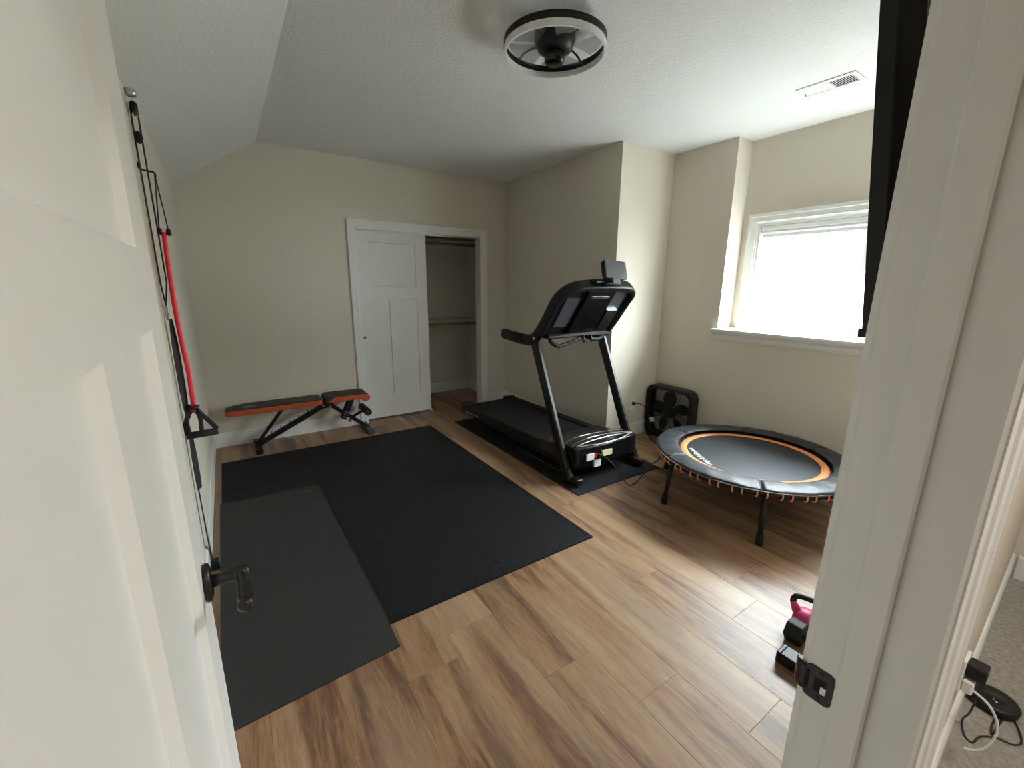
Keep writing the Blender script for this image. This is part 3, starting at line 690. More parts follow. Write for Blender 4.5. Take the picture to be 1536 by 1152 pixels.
# tablet holder
Mt = Matrix.Translation((CX, 2.280, 1.615)) @ Matrix.Rotation(rad(-18), 4, 'X') @ Matrix.Rotation(rad(4), 4, 'Y')
mb = MB(); ol = rounded(0, 0, .108, .068, .014, 4)
mb.prism([Mt @ Vector((a, -.008, b)) for a, b in ol], Mt.to_3x3() @ Vector((0, .016, 0)))
th = part('tablet_holder', mb, 'grey_plastic', tr)
part('holder_ledge', MB().rbox((-.095, .008, -.066), (.095, .045, -.052), .004, Mt), 'black_plastic', th)
part('holder_side', MB().rbox((-.116, -.012, -.055), (-.102, .030, .058), .004, Mt), 'black_plastic', th)
part('holder_stem', MB().rbox((-.05, -.010, -.115), (.035, .008, -.06), .006, Mt), 'grey_plastic', th)
part('holder_base', MB().rbox((CX-.17, 2.30, 1.512), (CX+.06, 2.40, 1.545), .012).rbox((CX-.08, 2.29, 1.50), (CX+.07, 2.36, 1.535), .012), 'black_plastic', th)

# treadmill power cord
pc = [PY((903, 683), 2.185), PY((912, 689), 2.13), PY((923, 700), 2.08), PZ((933, 713), .05), PZ((939, 724), .012), PZ((946, 728), .005), PZ((956, 722), .005), PZ((960, 717), .005),
      PZ((966, 710), .005), PZ((969, 706), .005), PZ((964, 699), .011), PZ((961, 693), .014), PZ((968, 690), .011), PZ((976, 695), .012), PZ((984, 692), .005), PZ((991, 686), .005), PZ((994, 680), .005), PZ((989, 671), .005), PZ((984, 664), .005), PZ((975, 654), .005), PZ((966, 645), .005), PZ((964, 641), .02)]
part('power_cord', MB().tube(bez(pc, 5), .0042, 8), 'cord_black', tr)

# ------------------------------------------------------------------ wall outlet and fan cord
ox, oz = 3.316, .327; oy = YLIT
ot = thing('wall_outlet', 'white wall outlet with black plug beside the box fan', 'outlet', (ox, oy, oz))
part('cover_plate', MB().rbox((ox-.036, oy-.006, oz-.058), (ox+.036, oy, oz+.058), .003), 'white_plastic', ot)
for dz in (-.02, .02): part('socket', MB().rbox((ox-.017, oy-.0075, oz+dz-.014), (ox+.017, oy-.005, oz+dz+.014), .002), 'sticker', ot)
bfx0, bfx1, bfy0, bfy1, bfz = 3.505, 3.612, 2.238, 2.758, .535
# ------------------------------------------------------------------ box fan
bf = thing('box_fan', 'black square box fan on the floor in the wall corner', 'fan', ((bfx0+bfx1)/2, 2.498, 0))
fyc, fzc = (bfy0+bfy1)/2, bfz/2+.008
fc = part('power_cord', MB().tube(bez([(ox+.002, oy-.036, oz+.02), (ox+.035, oy-.085, oz+.022), (ox+.09, oy-.12, oz-.03), (ox+.125, oy-.13, oz-.12), (ox+.13, oy-.15, .10), (ox+.10, oy-.17, .012), (ox+.06, oy-.24, .005), (ox+.02, oy-.36, .005), (ox+.05, oy-.48, .005), (ox+.14, oy-.47, .005), (bfx0+.03, oy-.42, .012)], 6), .0036, 8), 'cord_black', bf)
part('plug', MB().rbox((ox-.012, oy-.036, oz+.006), (ox+.012, oy-.0076, oz+.034), .004), 'cord_black', fc)
oo = rounded(fyc, fzc, .260, .262, .085, 7); ii = rounded(fyc, fzc, .222, .224, .070, 7); n = len(oo)
mb = MB(); vs = []
for x in (bfx0, bfx1): vs += [(x, a, b) for a, b in oo] + [(x, a, b) for a, b in ii]
fs = []
for i in range(n):
    j = (i+1) % n; fs += [(i, n+i, n+j, j), (2*n+i, 2*n+j, 3*n+j, 3*n+i), (i, j, 2*n+j, 2*n+i), (n+i, 3*n+i, 3*n+j, n+j)]
mb.add(vs, fs); bevel(part('housing', mb, 'black_plastic', bf), .008, 3)
def grille(x, nm, sgn):
    mb = MB()
    for k_ in range(4, 30):
        r = k_*.0078
        if r < .232:
            pts = []
            for q in range(36):
                a = 2*math.pi*q/36; c_, s_ = math.cos(a), math.sin(a); p = 4
                e = (abs(c_)**p+abs(s_)**p)**(-1/p); rr = r*(1+(e-1)*min(1, r/.22))
                pts.append((x+sgn*.012*(1-(r/.24)**2), fyc+rr*c_, fzc+rr*s_))
            mb.tube(pts, .00085, 4, closed=True)
    g = part(nm, mb, 'black_plastic', bf, kind='stuff')
    for q in range(8):
        a = rad(22.5+45*q); e = (abs(math.cos(a))**4+abs(math.sin(a))**4)**(-.25)
        part('spoke', MB().bar((x+sgn*.012, fyc+.03*math.cos(a), fzc+.03*math.sin(a)), (x, fyc+.226*e*math.cos(a), fzc+.226*e*math.sin(a)), .004, .003, (1, 0, 0), .001), 'black_plastic', g)
    part('hub_disc', MB().lathe([(0, -.004), (.034, -.003), (.036, .003), (0, .004)], (x+sgn*.012, fyc, fzc), 'x', 20), 'black_plastic', g)
grille(bfx0+.012, 'front_grille', -1); grille(bfx1-.012, 'rear_grille', 1)
fr = part('motor', MB().lathe([(0, -.03), (.045, -.028), (.055, -.01), (.055, .03), (0, .035)], ((bfx0+bfx1)/2, fyc, fzc), 'x', 20), 'black_plastic', bf)
for q in range(5):
    a0 = rad(72*q+12); mb = MB(); vs = []
    NR, NA = 6, 6
    for i in range(NR+1):
        r = .04+.172*i/NR; half = (.20+.46*math.sin(math.pi*min(1, (i/NR)*.85+.08)))*(.1/ max(r, .06))**.35*1.0
        for j in range(NA+1):
            a = a0+(j/NA-.5)*2*half*.72; tw = (j/NA-.5)*.055*(1-.3*i/NR)
            for d in (0, .002): vs.append(((bfx0+bfx1)/2+tw+d, fyc+r*math.cos(a), fzc+r*math.sin(a)))
    w_ = (NA+1)*2
    fs = []
    for i in range(NR):
        for j in range(NA):
            a_, b_, c_, d_ = i*w_+j*2, i*w_+j*2+2, (i+1)*w_+j*2+2, (i+1)*w_+j*2; fs += [(a_, b_, c_, d_), (a_+1, d_+1, c_+1, b_+1)]
    mb.add(vs, fs, True); part('blade', mb, 'black_plastic', fr)
part('paper_tag', MB().add([(bfx0-.006, 2.705, .185), (bfx0-.008, 2.640, .205), (bfx0-.006, 2.628, .160), (bfx0-.004, 2.692, .140)], [(0, 1, 2, 3)]), 'sticker', bf)
for s in (-1, 1): part('foot', MB().rbox((bfx0-.02, fyc+s*.19-.012, 0), (bfx1+.01, fyc+s*.19+.012, .016), .004), 'black_plastic', bf)

# ------------------------------------------------------------------ mini trampoline
tc_ = Vector((3.005, 1.425, 0)); TR = .620; TZ = .332
tp = thing('mini_trampoline', 'round black mini trampoline with orange ring and bungee loops', 'trampoline', tc_)
def circ(r, z, n=72): return [(tc_.x+r*math.cos(2*math.pi*i/n), tc_.y+r*math.sin(2*math.pi*i/n), z) for i in range(n)]
part('rim', MB().tube(circ(.604, TZ-.012), .0205, 10, closed=True), 'black_steel', tp)
jm = part('jumping_mat', MB().lathe([(0, -.004), (.556, -.004), (.560, -.001), (.556, .001), (.49, .003), (.4, .003), (0, .002)], (tc_.x, tc_.y, TZ-.010), 'z', 96), 'jump_fabric', tp)
part('orange_ring', MB().lathe([(.418, .0025), (.420, .0048), (.463, .0048), (.465, .0025)], (tc_.x, tc_.y, TZ-.010), 'z', 96, cap=False), 'orange_web', jm, 'orange band around the jumping mat')
# padded cover in six segments with a gathered inner edge
for q in range(6):
    vs = []; fs = []; NA = 28; prof = [(.60, .009), (TR+.008, .008), (TR+.012, .013), (TR-.01, .018), (.57, .024), (.51, .025), (.484, .021), (.478, .015), (.49, .012)]
    n = len(prof)
    for i in range(NA+1):
        a = rad(34+60*q)+rad(59.3)*i/NA
        sagf = math.sin(math.pi*i/NA)
        for j, (r, z) in enumerate(prof):
            wob = .0022*math.sin(a*23+j)+.0016*math.sin(a*41+2*j+q)
            rr = r + (wob*.8 if j >= 5 else wob*.3) + (.006*sagf if j in (1, 2) else 0)
            vs.append((tc_.x+rr*math.cos(a), tc_.y+rr*math.sin(a), TZ+z+wob*(.9 if 2 < j < 7 else .3)+(.004*sagf if 2 < j < 6 else 0)))
    for i in range(NA):
        for j in range(n): fs.append((i*n+j, (i+1)*n+j, (i+1)*n+(j+1) % n, i*n+(j+1) % n))
    fs += [tuple(range(n)), tuple(NA*n+k_ for k_ in range(n-1, -1, -1))]
    mb = MB().add(vs, fs, True); part('pad_segment', mb, 'pad_fabric', tp)
part('pad_piping', MB().tube(circ(TR+.015, TZ+.0105, 96), .003, 6, closed=True), 'print_grey', tp)
# bungee loops, one shared mesh
lb = MB().tube([(.0265*math.cos(rad(t)), 0, .0265*math.sin(rad(t))) for t in range(0, 360, 30)], .0052, 6, closed=True).mesh('bungee_loop'); lb.materials.append(MATS['orange_web'])
for i in range(60):
    a = 2*math.pi*(i+.2*(i % 2))/60
    o = bpy.data.objects.new('bungee_loop', lb); COL.objects.link(o); o.parent = tp; o.location = (.604*math.cos(a), .604*math.sin(a), TZ-.013); o.rotation_euler = (0, 0, a)
for i in range(6):
    a = rad(155.5+60*i); b = tc_+Vector((math.cos(a)*.632, math.sin(a)*.632, 0)); t_ = tc_+Vector((math.cos(a)*.596, math.sin(a)*.596, TZ-.02))
    lg = part('leg', MB().tube([b+Vector((0, 0, .004)), t_], .0155, 12), 'black_steel', tp)
    part('rubber_foot', MB().tube([b, b+(t_-b)*.10, b+(t_-b)*.22, b+(t_-b)*.23], [.0225, .0215, .0195, .016], 12), 'rubber_black', lg)
# printed name on the jumping mat, facing away from the doorway
p1, p2 = PZ((1069, 698), TZ-.0065), PZ((1038.5, 672), TZ-.0065)
fcv = bpy.data.curves.new('mat_lettering', 'FONT'); fcv.body = 'Leaps & ReBounds'; fcv.size = 1.0; fcv.extrude = .002; fcv.offset = .018
fo = bpy.data.objects.new('mat_lettering', fcv); COL.objects.link(fo); bpy.context.view_layer.update()
tw = fo.dimensions.x; me = bpy.data.meshes.new_from_object(fo); bpy.data.objects.remove(fo)
dvec = p2-p1; dvec.z = 0; sc_ = dvec.length/tw; ang = math.atan2(dvec.y, dvec.x)
me.transform(Matrix.Translation(p1-tc_) @ Matrix.Rotation(ang, 4, 'Z') @ Matrix.Diagonal((sc_, sc_*1.25, .2, 1)))
me.materials.clear(); me.materials.append(MATS['print_white'])
lo = bpy.data.objects.new('mat_lettering', me); COL.objects.link(lo); lo.parent = jm

# ------------------------------------------------------------------ weight bench
wb = thing('weight_bench', 'adjustable weight bench with dark grey pads and orange sides', 'bench', (.6, 4.4, 0))
by0, by1, byc = 4.275, 4.525, 4.40
def pad(name, outline, z0, z1, prof_dz=None):
    """outline: list of (x,y) ccw; two tone pad: orange sides, grey top"""
    n = len(outline); P = [Vector((x, y)) for x, y in outline]
    def ring(g, z): return [(*p, z) for p in inset(P, g)]
    vs = ring(.004, z0) + ring(0, z0+.006) + ring(0, z1-.014) + ring(.003, z1-.008)
    mb = MB().add(vs, [tuple(range(n-1, -1, -1))] + [(k_*n+i, k_*n+(i+1) % n, (k_+1)*n+(i+1) % n, (k_+1)*n+i) for k_ in range(3) for i in range(n)], False)
    o = part(name, mb, 'vinyl_orange', wb, 'orange sided bench pad')
    vs = ring(.0028, z1-.0085) + ring(.006, z1-.003) + ring(.016, z1); 
    mb = MB().add(vs, [(k_*n+i, k_*n+(i+1) % n, (k_+1)*n+(i+1) % n, (k_+1)*n+i) for k_ in range(2) for i in range(n)] + [tuple(range(2*n, 3*n))], False)
    part('top_cover', mb, 'vinyl_grey', o)
    return o
ol = [(-.085, by0+.012), (-.05, by0+.002), (.02, by0), (.645, by0)] + [(.682-.037*math.sin(rad(t))-.0, by0+.037-.037*math.cos(rad(t))) for t in ()]
ol = [(-.06, by0+.004), (.0, by0), (.64, by0), (.668, by0+.010), (.680, by0+.035), (.680, by1-.035), (.668, by1-.010), (.64, by1), (.10, by1), (.02, by1-.012), (-.06, by1-.05), (-.095, by1-.085), (-.112, by1-.13), (-.112, by0+.05), (-.092, by0+.016)]
bp_ = pad('back_pad', ol, .365, .420)
# emblem on the back pad
ec_ = PZ((374.5, 609.5), .4205); mb = MB()
el = [(ec_.x+.052*math.cos(2*math.pi*i/24), ec_.y+.034*math.sin(2*math.pi*i/24), .4206) for i in range(24)]
mb.tube(el, .0035, 4, closed=True); mb.box((ec_.x-.012, ec_.y-.03, .4202), (ec_.x+.012, ec_.y+.03, .4212)); mb.box((ec_.x-.034, ec_.y-.006, .4202), (ec_.x+.034, ec_.y+.006, .4211))
part('emblem', mb, 'print_grey', bp_, 'light grey oval emblem')
# seat pad with rolled front
sp = [(.706, .384), (.722, .372), (1.02, .372), (1.035, .366), (1.055, .348), (1.085, .342), (1.112, .352), (1.124, .376), (1.118, .402), (1.100, .420), (.730, .425), (.708, .412)]
mb = MB().prism([(x, by0, z) for x, z in sp], (0, by1-by0, 0)); so = bevel(part('seat_pad', mb, 'vinyl_orange', wb, 'orange sided seat pad'), .008, 3, 50)
st_ = [(.700, .386), (.708, .418), (.730, .430), (1.090, .426), (1.104, .419), (1.100, .414), (.735, .418), (.716, .410), (.711, .388)]
bevel(part('top_cover', MB().prism([(x, by0+.004, z) for x, z in st_], (0, by1-by0-.008, 0)), 'vinyl_grey', so), .004, 2)
part('nose_cover', MB().prism([(.699, by0-.0015, .388), (.708, by0-.0015, .416), (.735, by0-.0015, .426), (.790, by0-.0015, .420), (.735, by0-.0015, .398), (.716, by0-.0015, .376)], (0, by1-by0+.003, 0)), 'vinyl_grey', so)
# frame
fm_ = part('main_post', MB().bar((.118, byc, .045), (.715, byc, .335), .048, .042), 'black_steel', wb)
for i in range(5):
    u = .20+.135*i; x, z = .118+(.715-.118)*u, .045+(.335-.045)*u
    part('ladder_notch', MB().tube([(x-.004, byc-.026, z+.030), (x-.012, byc-.026, z+.036), (x-.014, byc-.026, z+.024)], .004, 6).tube([(x-.004, byc+.026, z+.030), (x-.012, byc+.026, z+.036), (x-.014, byc+.026, z+.024)], .004, 6), 'black_steel', fm_)
part('back_brace', MB().bar((.115, byc-.018, .065), (.345, byc-.018, .358), .014, .022).bar((.115, byc+.018, .065), (.345, byc+.018, .358), .014, .022), 'black_steel', wb)
part('pad_rail', MB().rbox((-.02, byc-.05, .345), (.68, byc-.025, .3655), .003).rbox((-.02, byc+.025, .345), (.68, byc+.05, .3655), .003), 'black_steel', wb)
part('rear_foot', MB().rbox((.075, 4.215, .0), (.135, 4.575, .045), .008), 'black_plastic', wb)
part('rear_post', MB().rbox((.085, byc-.025, .04), (.135, byc+.025, .085), .005), 'black_steel', wb)
part('front_leg', MB().bar((.735, byc, .345), (1.105, byc, .035), .048, .036), 'black_steel', wb)
part('front_foot', MB().rbox((1.068, 4.228, .0), (1.140, 4.560, .042), .010), 'grey_plastic', wb)
hb = part('hinge_block', MB().prism([(.675, byc-.04, .335), (.690, byc-.04, .305), (.770, byc-.04, .312), (.785, byc-.04, .352), (.745, byc-.04, .380), (.69, byc-.04, .372)], (0, .08, 0)), 'black_steel', wb)
for x, z in ((.688, .330), (.752, .325)): part('bolt', MB().lathe([(.0, -.008), (.009, -.007), (.010, 0)], (x, byc-.0405, z), 'y', 12), 'steel', hb)
pp = part('seat_plate', MB().bar((.965, byc-.03, .372), (.872, byc-.03, .160), .006, .055, (1, 0, 0)).bar((.965, byc+.03, .372), (.872, byc+.03, .160), .006, .055, (1, 0, 0)), 'black_steel', wb)
dv = Vector((.872-.965, 0, .160-.372)).normalized(); nv = Vector((dv.z, 0, -dv.x))
for r_ in range(3):
    for c_ in (-1, 1):
        q = Vector((.965, byc-.0335, .372))+dv*(.155+.026*r_)+nv*(.013*c_); part('plate_hole', MB().lathe([(.0, -.0008), (.0065, -.0006), (.0065, .0004)], q, 'y', 10), 'print_grey', pp)
part('adjust_knob', MB().lathe([(0, -.03), (.016, -.028), (.018, -.018), (.007, -.012), (.007, 0)], (.925, byc-.024, .145), 'y', 14), 'red_plastic', wb, 'red adjusting knob')
ra = part('roller_arm', MB().bar((.955, byc, .165), (1.085, byc, .222), .024, .024), 'black_steel', wb)
part('foam_roller', MB().tube([(1.092, byc-.135, .224), (1.092, byc-.128, .224), (1.092, byc+.128, .224), (1.092, byc+.135, .224)], [.030, .036, .036, .030], 18), 'foam_roll', ra)

# ------------------------------------------------------------------ wall cable pulley and resistance band
cy_ = 2.55
cp = thing('cable_pulley', 'cord pulley rigged from silver ceiling hook down the left wall', 'pulley', (XL, cy_, 2.28))
def q(px, dx=0.0): v = PY(px, cy_); v.x = max(v.x+dx, XL+.006); return v
part('ceiling_hook', MB().lathe([(0, -.022), (.014, -.018), (.020, -.004), (.018, .008), (.008, .014)], (XL+.020, cy_, 2.272), 'z', 16).tube([(XL+.019, cy_, 2.255), (XL+.019, cy_, 2.235)], .004, 8).tube([(XL, cy_, 2.276), (XL+.02, cy_, 2.276)], .010, 10), 'steel', cp)
pb_ = part('pulley_block', MB().rbox((XL+.008, cy_-.022, 2.192), (XL+.034, cy_+.022, 2.236), .008), 'black_plastic', cp)
part('pulley_wheel', MB().lathe([(.026, -.006), (.020, 0), (.026, .006)], (XL+.024, cy_, 2.205), 'x', 20), 'grey_plastic', pb_)
yA, yB = cy_-.022, cy_+.032
for yy, x_ in ((yA, XL+.010), (yB, XL+.028)):
    part('cord', MB().tube([(x_ if yy < cy_ else XL+.030, cy_+(yy-cy_)*.5, 2.21), (x_, yy, 2.15), (x_, yy, 1.50), (XL+.014, cy_, 1.395)], .0034, 8), 'cord_brown', cp)
part('stopper_ball', MB().lathe([(0, -.026), (.010, -.020), (.015, 0), (.010, .020), (0, .026)], (XL+.022, yA, 2.095), 'z', 16), 'rubber_black', cp)
part('clip', MB().tube([(XL+.012, cy_-.016, 1.395), (XL+.012, cy_+.016, 1.395), (XL+.012, cy_+.013, 1.330), (XL+.012, cy_-.013, 1.330)], .004, 8, closed=True), 'steel', cp)
vs = []; fs = []
for i in range(41):
    u = i/40; z = 1.335-u*(1.335-.47); a = 0.2+math.sin(u*5.5)*1.1; hw = .017
    c = Vector((XL+.022, cy_, z)); d = Vector((abs(math.sin(a))*hw*.8, math.cos(a)*hw, 0)); t_ = Vector((math.cos(a), -math.sin(a), 0))*.0015
    vs += [c-d-t_, c+d-t_, c+d+t_, c-d+t_]
for i in range(40):
    for k_ in range(4): fs.append((i*4+k_, i*4+(k_+1) % 4, (i+1)*4+(k_+1) % 4, (i+1)*4+k_))
part('strap', MB().add(vs, fs), 'cord_black', cp)
for s in (-1, 1): part('lower_cord', MB().tube([(XL+.018, cy_+s*.016, .475), (XL+.022, cy_+s*.012, .05)], .0035, 6), 'cord_brown', cp)
part('lower_sleeve', MB().rbox((XL+.015, cy_-.012, .06), (XL+.023, cy_+.012, .465), .003), 'cord_white', cp)
part('floor_anchor', MB().rbox((XL+.014, cy_-.02, .0), (XL+.05, cy_+.02, .055), .006), 'black_plastic', cp)

rbn = thing('resistance_band', 'red rubber resistance band with black handle hanging on the wall', 'exercise band', (XL+.055, cy_, 1.97))
hk = part('wall_hook', MB().tube(bez([q((209, 244)), q((209, 252)), q((219, 256)), q((231, 259)), q((233, 266))], 4), .0042, 8).lathe([(0, 0), (.014, 0), (.013, .008), (0, .010)], (XL, cy_, 1.99), 'x', 12), 'black_steel', rbn)
a, b1, b2 = q((232, 262)), q((238.5, 343)), q((252.5, 345))
for b in (b1, b2):
    part('hang_cord', MB().tube([a, b], .0028, 6), 'cord_black', rbn)
for b in (b1, b2): part('cord_stop', MB().lathe([(0, -.016), (.009, -.013), (.010, .010), (0, .016)], b+Vector((0, 0, -.010)), 'z', 10), 'black_plastic', rbn)
part('hang_loop', MB().tube(bez([b1, q((240, 350)), q((246, 353)), q((251, 350)), b2], 5), .005, 8), 'cord_black', rbn)
part('rubber_tube', MB().tube(bez([q((245.5, 348)), q((254, 410)), q((264, 470)), q((274, 520)), q((282, 555)), q((290, 607))], 6), .0094, 12), 'red_rubber', rbn, 'red rubber tube')
hn = part('handle', MB().tube([q((276, 655)), q((301, 651)), q((327, 646))], .0175, 14), 'foam_roll', rbn, 'black foam grip handle')
part('handle_strap', MB().tube(bez([q((276, 653)), q((279, 635)), q((285, 618)), q((291, 611)), q((303, 622)), q((317, 634)), q((326, 643))], 5), 1, 8, flat=(.011, .0035, (0, 1, 0))), 'cord_black', hn)
part('handle_strap', MB().tube(bez([q((291, 611)), q((300, 626)), q((303, 648))], 5), 1, 8, flat=(.010, .0035, (0, 1, 0))), 'cord_black', hn)
part('ring_clamp', MB().tube([q((281, 611)), q((299, 611))], .014, 10), 'black_plastic', hn)
part('clamp_band', MB().tube([q((288, 607)), q((291, 618))], .0118, 10), 'red_plastic', hn)

# ------------------------------------------------------------------ ceiling fan with ring light
fx, fyy = 1.471, 1.856
cf = thing('ceiling_fan', 'small caged ceiling fan with black hub and round light ring', 'ceiling fan', (fx, fyy, CZ))
def lat(nm, prof, m, par, n=64): return part(nm, MB().lathe(prof, (fx, fyy, 0), 'z', n), m, par)
lat('canopy', [(.085, 2.672), (.092, 2.680), (.092, CZ)], 'black_plastic', cf, 40)
lat('motor_housing', [(.058, 2.592), (.080, 2.602), (.090, 2.625), (.098, 2.640), (.098, 2.672)], 'black_plastic', cf, 40)
lat('hub_cap', [(0, 2.545), (.040, 2.545), (.048, 2.551), (.050, 2.585), (.048, 2.600)], 'black_gloss', cf, 32)
def ring_(nm, r0, r1, z0, z1, m): 
    n = 72; vs = []; 
    for r, z in ((r1, z0), (r1, z1), (r0, z1), (r0, z0)): vs += [(fx+r*math.cos(2*math.pi*i/n), fyy+r*math.sin(2*math.pi*i/n), z) for i in range(n)]
    fs = [(k_*n+i, k_*n+(i+1) % n, ((k_+1) % 4)*n+(i+1) % n, ((k_+1) % 4)*n+i) for k_ in range(4) for i in range(n)]
    return part(nm, MB().add(vs, fs), m, cf)
ring_('outer_ring', .237, .246, 2.612, 2.642, 'black_plastic'); ring_('light_ring', .234, .245, 2.584, 2.612, 'led_diffuser')
for i in range(4):
    a = rad(15+90*i); d = Vector((math.cos(a), math.sin(a), 0)); c = Vector((fx, fyy, 0))
    part('arm', MB().tube(bez([c+d*.08+Vector((0, 0, 2.640)), c+d*.14+Vector((0, 0, 2.652)), c+d*.20+Vector((0, 0, 2.645)), c+d*.236+Vector((0, 0, 2.622))], 5), .0055, 8), 'black_steel', cf)
for i in range(5):
    a0 = rad(40+72*i); vs = []; fs = []; NR, NA = 6, 5
    for r_ in range(NR+1):
        r = .050+.172*r_/NR
        for j in range(NA+1):
            a = a0+(j/NA-.5)*(.62+.45*r_/NR); z = 2.630+(j/NA-.5)*.016
            vs += [(fx+r*math.cos(a), fyy+r*math.sin(a), z), (fx+r*math.cos(a), fyy+r*math.sin(a), z+.002)]
    w_ = (NA+1)*2
    for r_ in range(NR):
        for j in range(NA):
            a_ = r_*w_+j*2; b_, c_, d_ = a_+2, a_+w_+2, a_+w_; fs += [(a_, d_, c_, b_), (a_+1, b_+1, c_+1, d_+1)]
    part('blade', MB().add(vs, fs, True), 'smoked_acrylic', cf)

# ------------------------------------------------------------------ ceiling vent
vx0, vx1, vy0, vy1 = 3.115, 3.300, 1.208, 1.520
cv_ = thing('ceiling_vent', 'white louvred ceiling vent near the window wall', 'vent', ((vx0+vx1)/2, (vy0+vy1)/2, CZ))
mb = MB(); z0, z1 = CZ-.007, CZ; ym_ = (vy0+vy1)/2
for a, b in (((vx0, vy0), (vx0+.035, vy1)), ((vx1-.035, vy0), (vx1, vy1)), ((vx0+.035, vy0), (vx1-.035, vy0+.028)), ((vx0+.035, vy1-.028), (vx1-.035, vy1)), ((vx0+.035, ym_-.010), (vx1-.035, ym_+.010))): mb.rbox((*a, z0), (*b, z1), .002)
part('frame', mb, 'white_plastic', cv_)
part('duct_dark', MB().box((vx0+.03, vy0+.02, CZ-.0015), (vx1-.03, vy1-.02, CZ)), 'dark_void', cv_)
for i in range(22):
    half = i // 11; y = (vy0+.028+(i % 11+.5)*.0107) if half == 0 else (ym_+.010+(i % 11+.5)*.0107); s = 1 if half == 0 else -1
    part('slat', MB().add([(vx0+.035, y-.004*s, CZ-.0065), (vx1-.035, y-.004*s, CZ-.0065), (vx1-.035, y+.0055*s, CZ-.002), (vx0+.035, y+.0055*s, CZ-.002)], [(0, 1, 2, 3)]), 'white_plastic', cv_)
part('lever', MB().rbox((vx0+.10, vy1-.020, CZ-.02), (vx0+.106, vy1-.014, CZ-.005), .001), 'white_plastic', cv_)

# ------------------------------------------------------------------ television on the doorway wall
tv = thing('television', 'large black flat television tilted on a bracket beside the doorway', 'television', (1.75, .30, 1.74))
A = Vector((0, .366, 1.400)); B = Vector((0, .452, 2.165)); upv = (B-A).normalized(); nb = Vector((0, -upv.z, upv.y)); Hh = (B-A).length
x0, x1 = 1.2, 2.32
def tvp(x, v, d): return Vector((x, 0, 0)) + A + upv*(v*Hh) + nb*d
def tslab(xa, xb, va, vb, da, db, taper=0):
    P = [tvp(xa, va, da), tvp(xb, va, da), tvp(xb, vb, da), tvp(xa, vb, da), tvp(xa+taper, va+taper, db), tvp(xb-taper, va+taper, db), tvp(xb-taper, vb-taper, db), tvp(xa+taper, vb-taper, db)]
    return MB().add(P, [(0, 1, 2, 3)[::-1], (4, 5, 6, 7), (0, 1, 5, 4), (1, 2, 6, 5), (2, 3, 7, 6), (3, 0, 4, 7)])
bz = part('bezel', tslab(x0, x1, 0, 1, 0, .030), 'black_plastic', tv)
part('screen', tslab(x0+.012, x1-.012, .022, .985, -.0012, .002), 'screen_black', bz)
part('back_shell', tslab(x0+.008, x1-.008, .02, .98, .028, .060, .05), 'black_plastic', tv)
part('corner_trim', tslab(x0-.004, x0+.05, -.012, .012, -.006, .028), 'black_plastic', tv)
part('wall_plate', MB().rbox((1.55, YD0, 1.62), (1.95, YD0+.015, 2.0), .003), 'black_steel', tv)
for x in (1.6, 1.9): part('bracket_arm', MB().bar((x, YD0+.01, 1.95), (x, .352, 2.02), .03, .03).bar((x, YD0+.01, 1.66), (x, .318, 1.60), .03, .03), 'black_steel', tv)

# ------------------------------------------------------------------ weights on the floor behind the door jamb
kb = Vector((2.012, .619, 0))
kt = thing('kettlebell', 'pink kettlebell with black handle on the floor by the doorway', 'kettlebell', kb)
part('bell', MB().lathe([(.0, 0), (.036, 0), (.048, .012), (.054, .040), (.051, .070), (.038, .092), (.0, .100)], kb, 'z', 28), 'pink_vinyl', kt)
hdv = Vector((-.28, .96, 0)); P0 = [kb-hdv*.044+Vector((0, 0, .085)), kb-hdv*.060+Vector((0, 0, .125)), kb-hdv*.050+Vector((0, 0, .160)), kb+Vector((0, 0, .170)), kb+hdv*.050+Vector((0, 0, .160)), kb+hdv*.060+Vector((0, 0, .125)), kb+hdv*.044+Vector((0, 0, .085))]
part('handle', MB().tube(bez(P0[1:-1], 6), .0135, 12), 'rubber_black', kt, 'black kettlebell handle')
for s in (-1, 1): part('horn', MB().tube([kb+hdv*s*.038+Vector((0, 0, .080)), kb+hdv*s*.050+Vector((0, 0, .108)), kb+hdv*s*.060+Vector((0, 0, .130))], [.022, .017, .0155], 12), 'pink_vinyl', kt)
kt.scale = (.90, .90, .86)
db_ = thing('dumbbell', 'black hexagonal dumbbell on the floor beside the kettlebell', 'dumbbell', (1.895, .48, 0))
for yy in (.605, .375):
    hx = [(1.895+.053*math.cos(rad(60*i)), yy-.032, .046+.053*math.sin(rad(60*i))) for i in range(6)]
    bevel(part('head', MB().prism(hx, (0, .064, 0)), 'rubber_black', db_), .006, 2)
part('grip', MB().tube([(1.895, .40, .046), (1.895, .49, .046), (1.895, .58, .046)], [.014, .017, .014], 12), 'steel', db_)
fb_ = thing('flat_bar', 'black rectangular steel bar end on the floor beside the door jamb', 'bar', (1.745, .45, 0))
part('tube', MB().rbox((1.712, .24, .002), (1.778, .585, .0515), .003), 'black_plastic', fb_)
part('end_cap', MB().rbox((1.710, .583, .001), (1.780, .600, .052), .004), 'black_plastic', fb_)

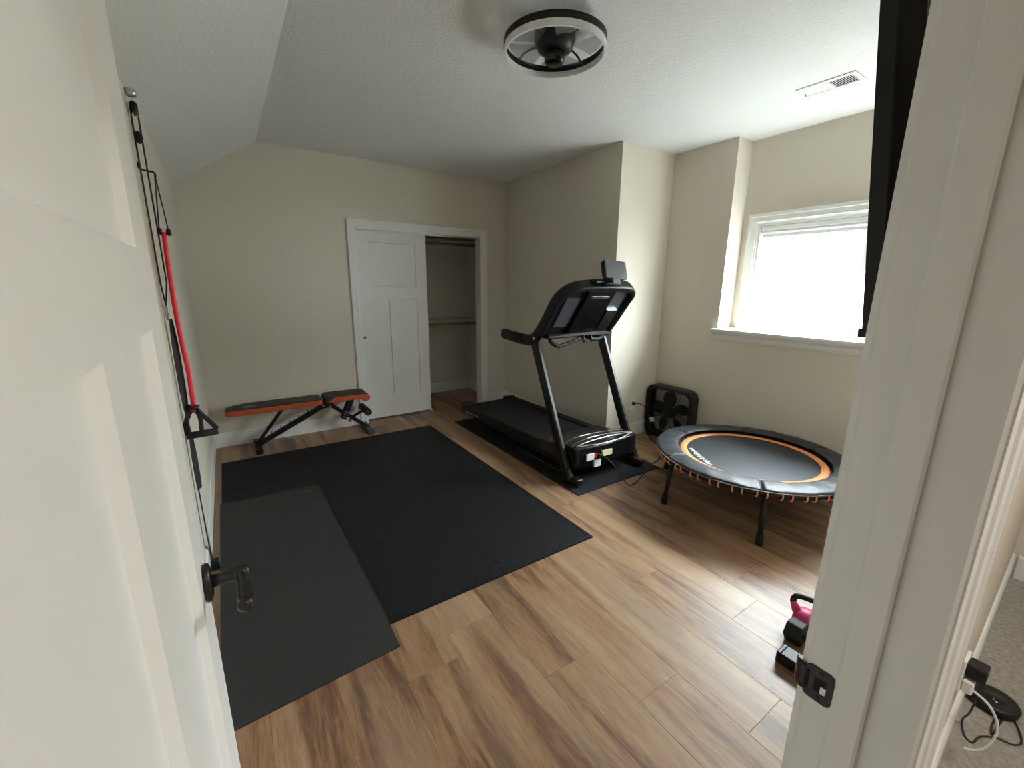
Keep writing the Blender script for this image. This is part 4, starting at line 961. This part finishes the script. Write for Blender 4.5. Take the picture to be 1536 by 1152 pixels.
# ------------------------------------------------------------------ hall outlet, adapters and cords
hx_ = 1.80; hyw = hy_(hx_)
ho = solo('wall_outlet', MB().rbox((hx_-.036, hyw-.008, .27), (hx_+.036, hyw+.004, .385), .003), 'white_plastic', 'white outlet in the hall low on the wall beside the doorway', 'outlet', (hx_, hyw, .33))
ad_ = thing('power_adapter', 'black boxy power adapter plugged in above the carpet', 'adapter', (hx_+.01, hyw-.03, .345))
part('body', MB().rbox((hx_-.022, hyw-.052, .325), (hx_+.030, hyw-.009, .372), .004), 'black_plastic', ad_)
ch = thing('usb_charger', 'small white charger with white cable in the hall outlet', 'charger', (hx_, hyw-.02, .295))
part('body', MB().rbox((hx_-.030, hyw-.034, .275), (hx_+.002, hyw-.0085, .318), .004), 'white_plastic', ch)
part('cable', MB().tube(bez([(hx_-.018, hyw-.034, .292), (hx_-.02, hyw-.075, .27), (hx_-.01, hyw-.10, .20), (hx_-.02, hyw-.085, .12), (hx_-.03, hyw-.05, .09)], 6), .0035, 8), 'cord_white', ch)
pk = PZ((1491, 1048), .03)
pu = thing('speaker_puck', 'black round puck speaker on the hall carpet', 'speaker', (pk.x, pk.y, 0))
part('body', MB().lathe([(0, 0), (.060, 0), (.066, .006), (.068, .026), (.062, .034), (.054, .0365), (0, .0365)], (pk.x, pk.y, .001), 'z', 32), 'black_plastic', pu)
part('top_dial', MB().lathe([(.030, .0362), (.030, .0378), (0, .038)], (pk.x, pk.y, .001), 'z', 28), 'black_gloss', pu)
ck = [PZ((1505, 1058), .02), PZ((1500, 1068), .005), PZ((1488, 1088), .004), PZ((1489, 1103), .004), PZ((1500, 1085), .004), PZ((1512, 1070), .004), PZ((1524, 1085), .004), PZ((1533, 1112), .004), PZ((1520, 1117), .004), PZ((1495, 1107), .004), PZ((1470, 1105), .004), PZ((1459, 1114), .004), PZ((1447, 1103), .004), PZ((1443, 1080), .02), Vector((hx_+.015, hyw-.04, .20)), Vector((hx_+.010, hyw-.045, .327))]
part('power_cord', MB().tube(bez(ck, 5), .0028, 6), 'cord_black', ad_)
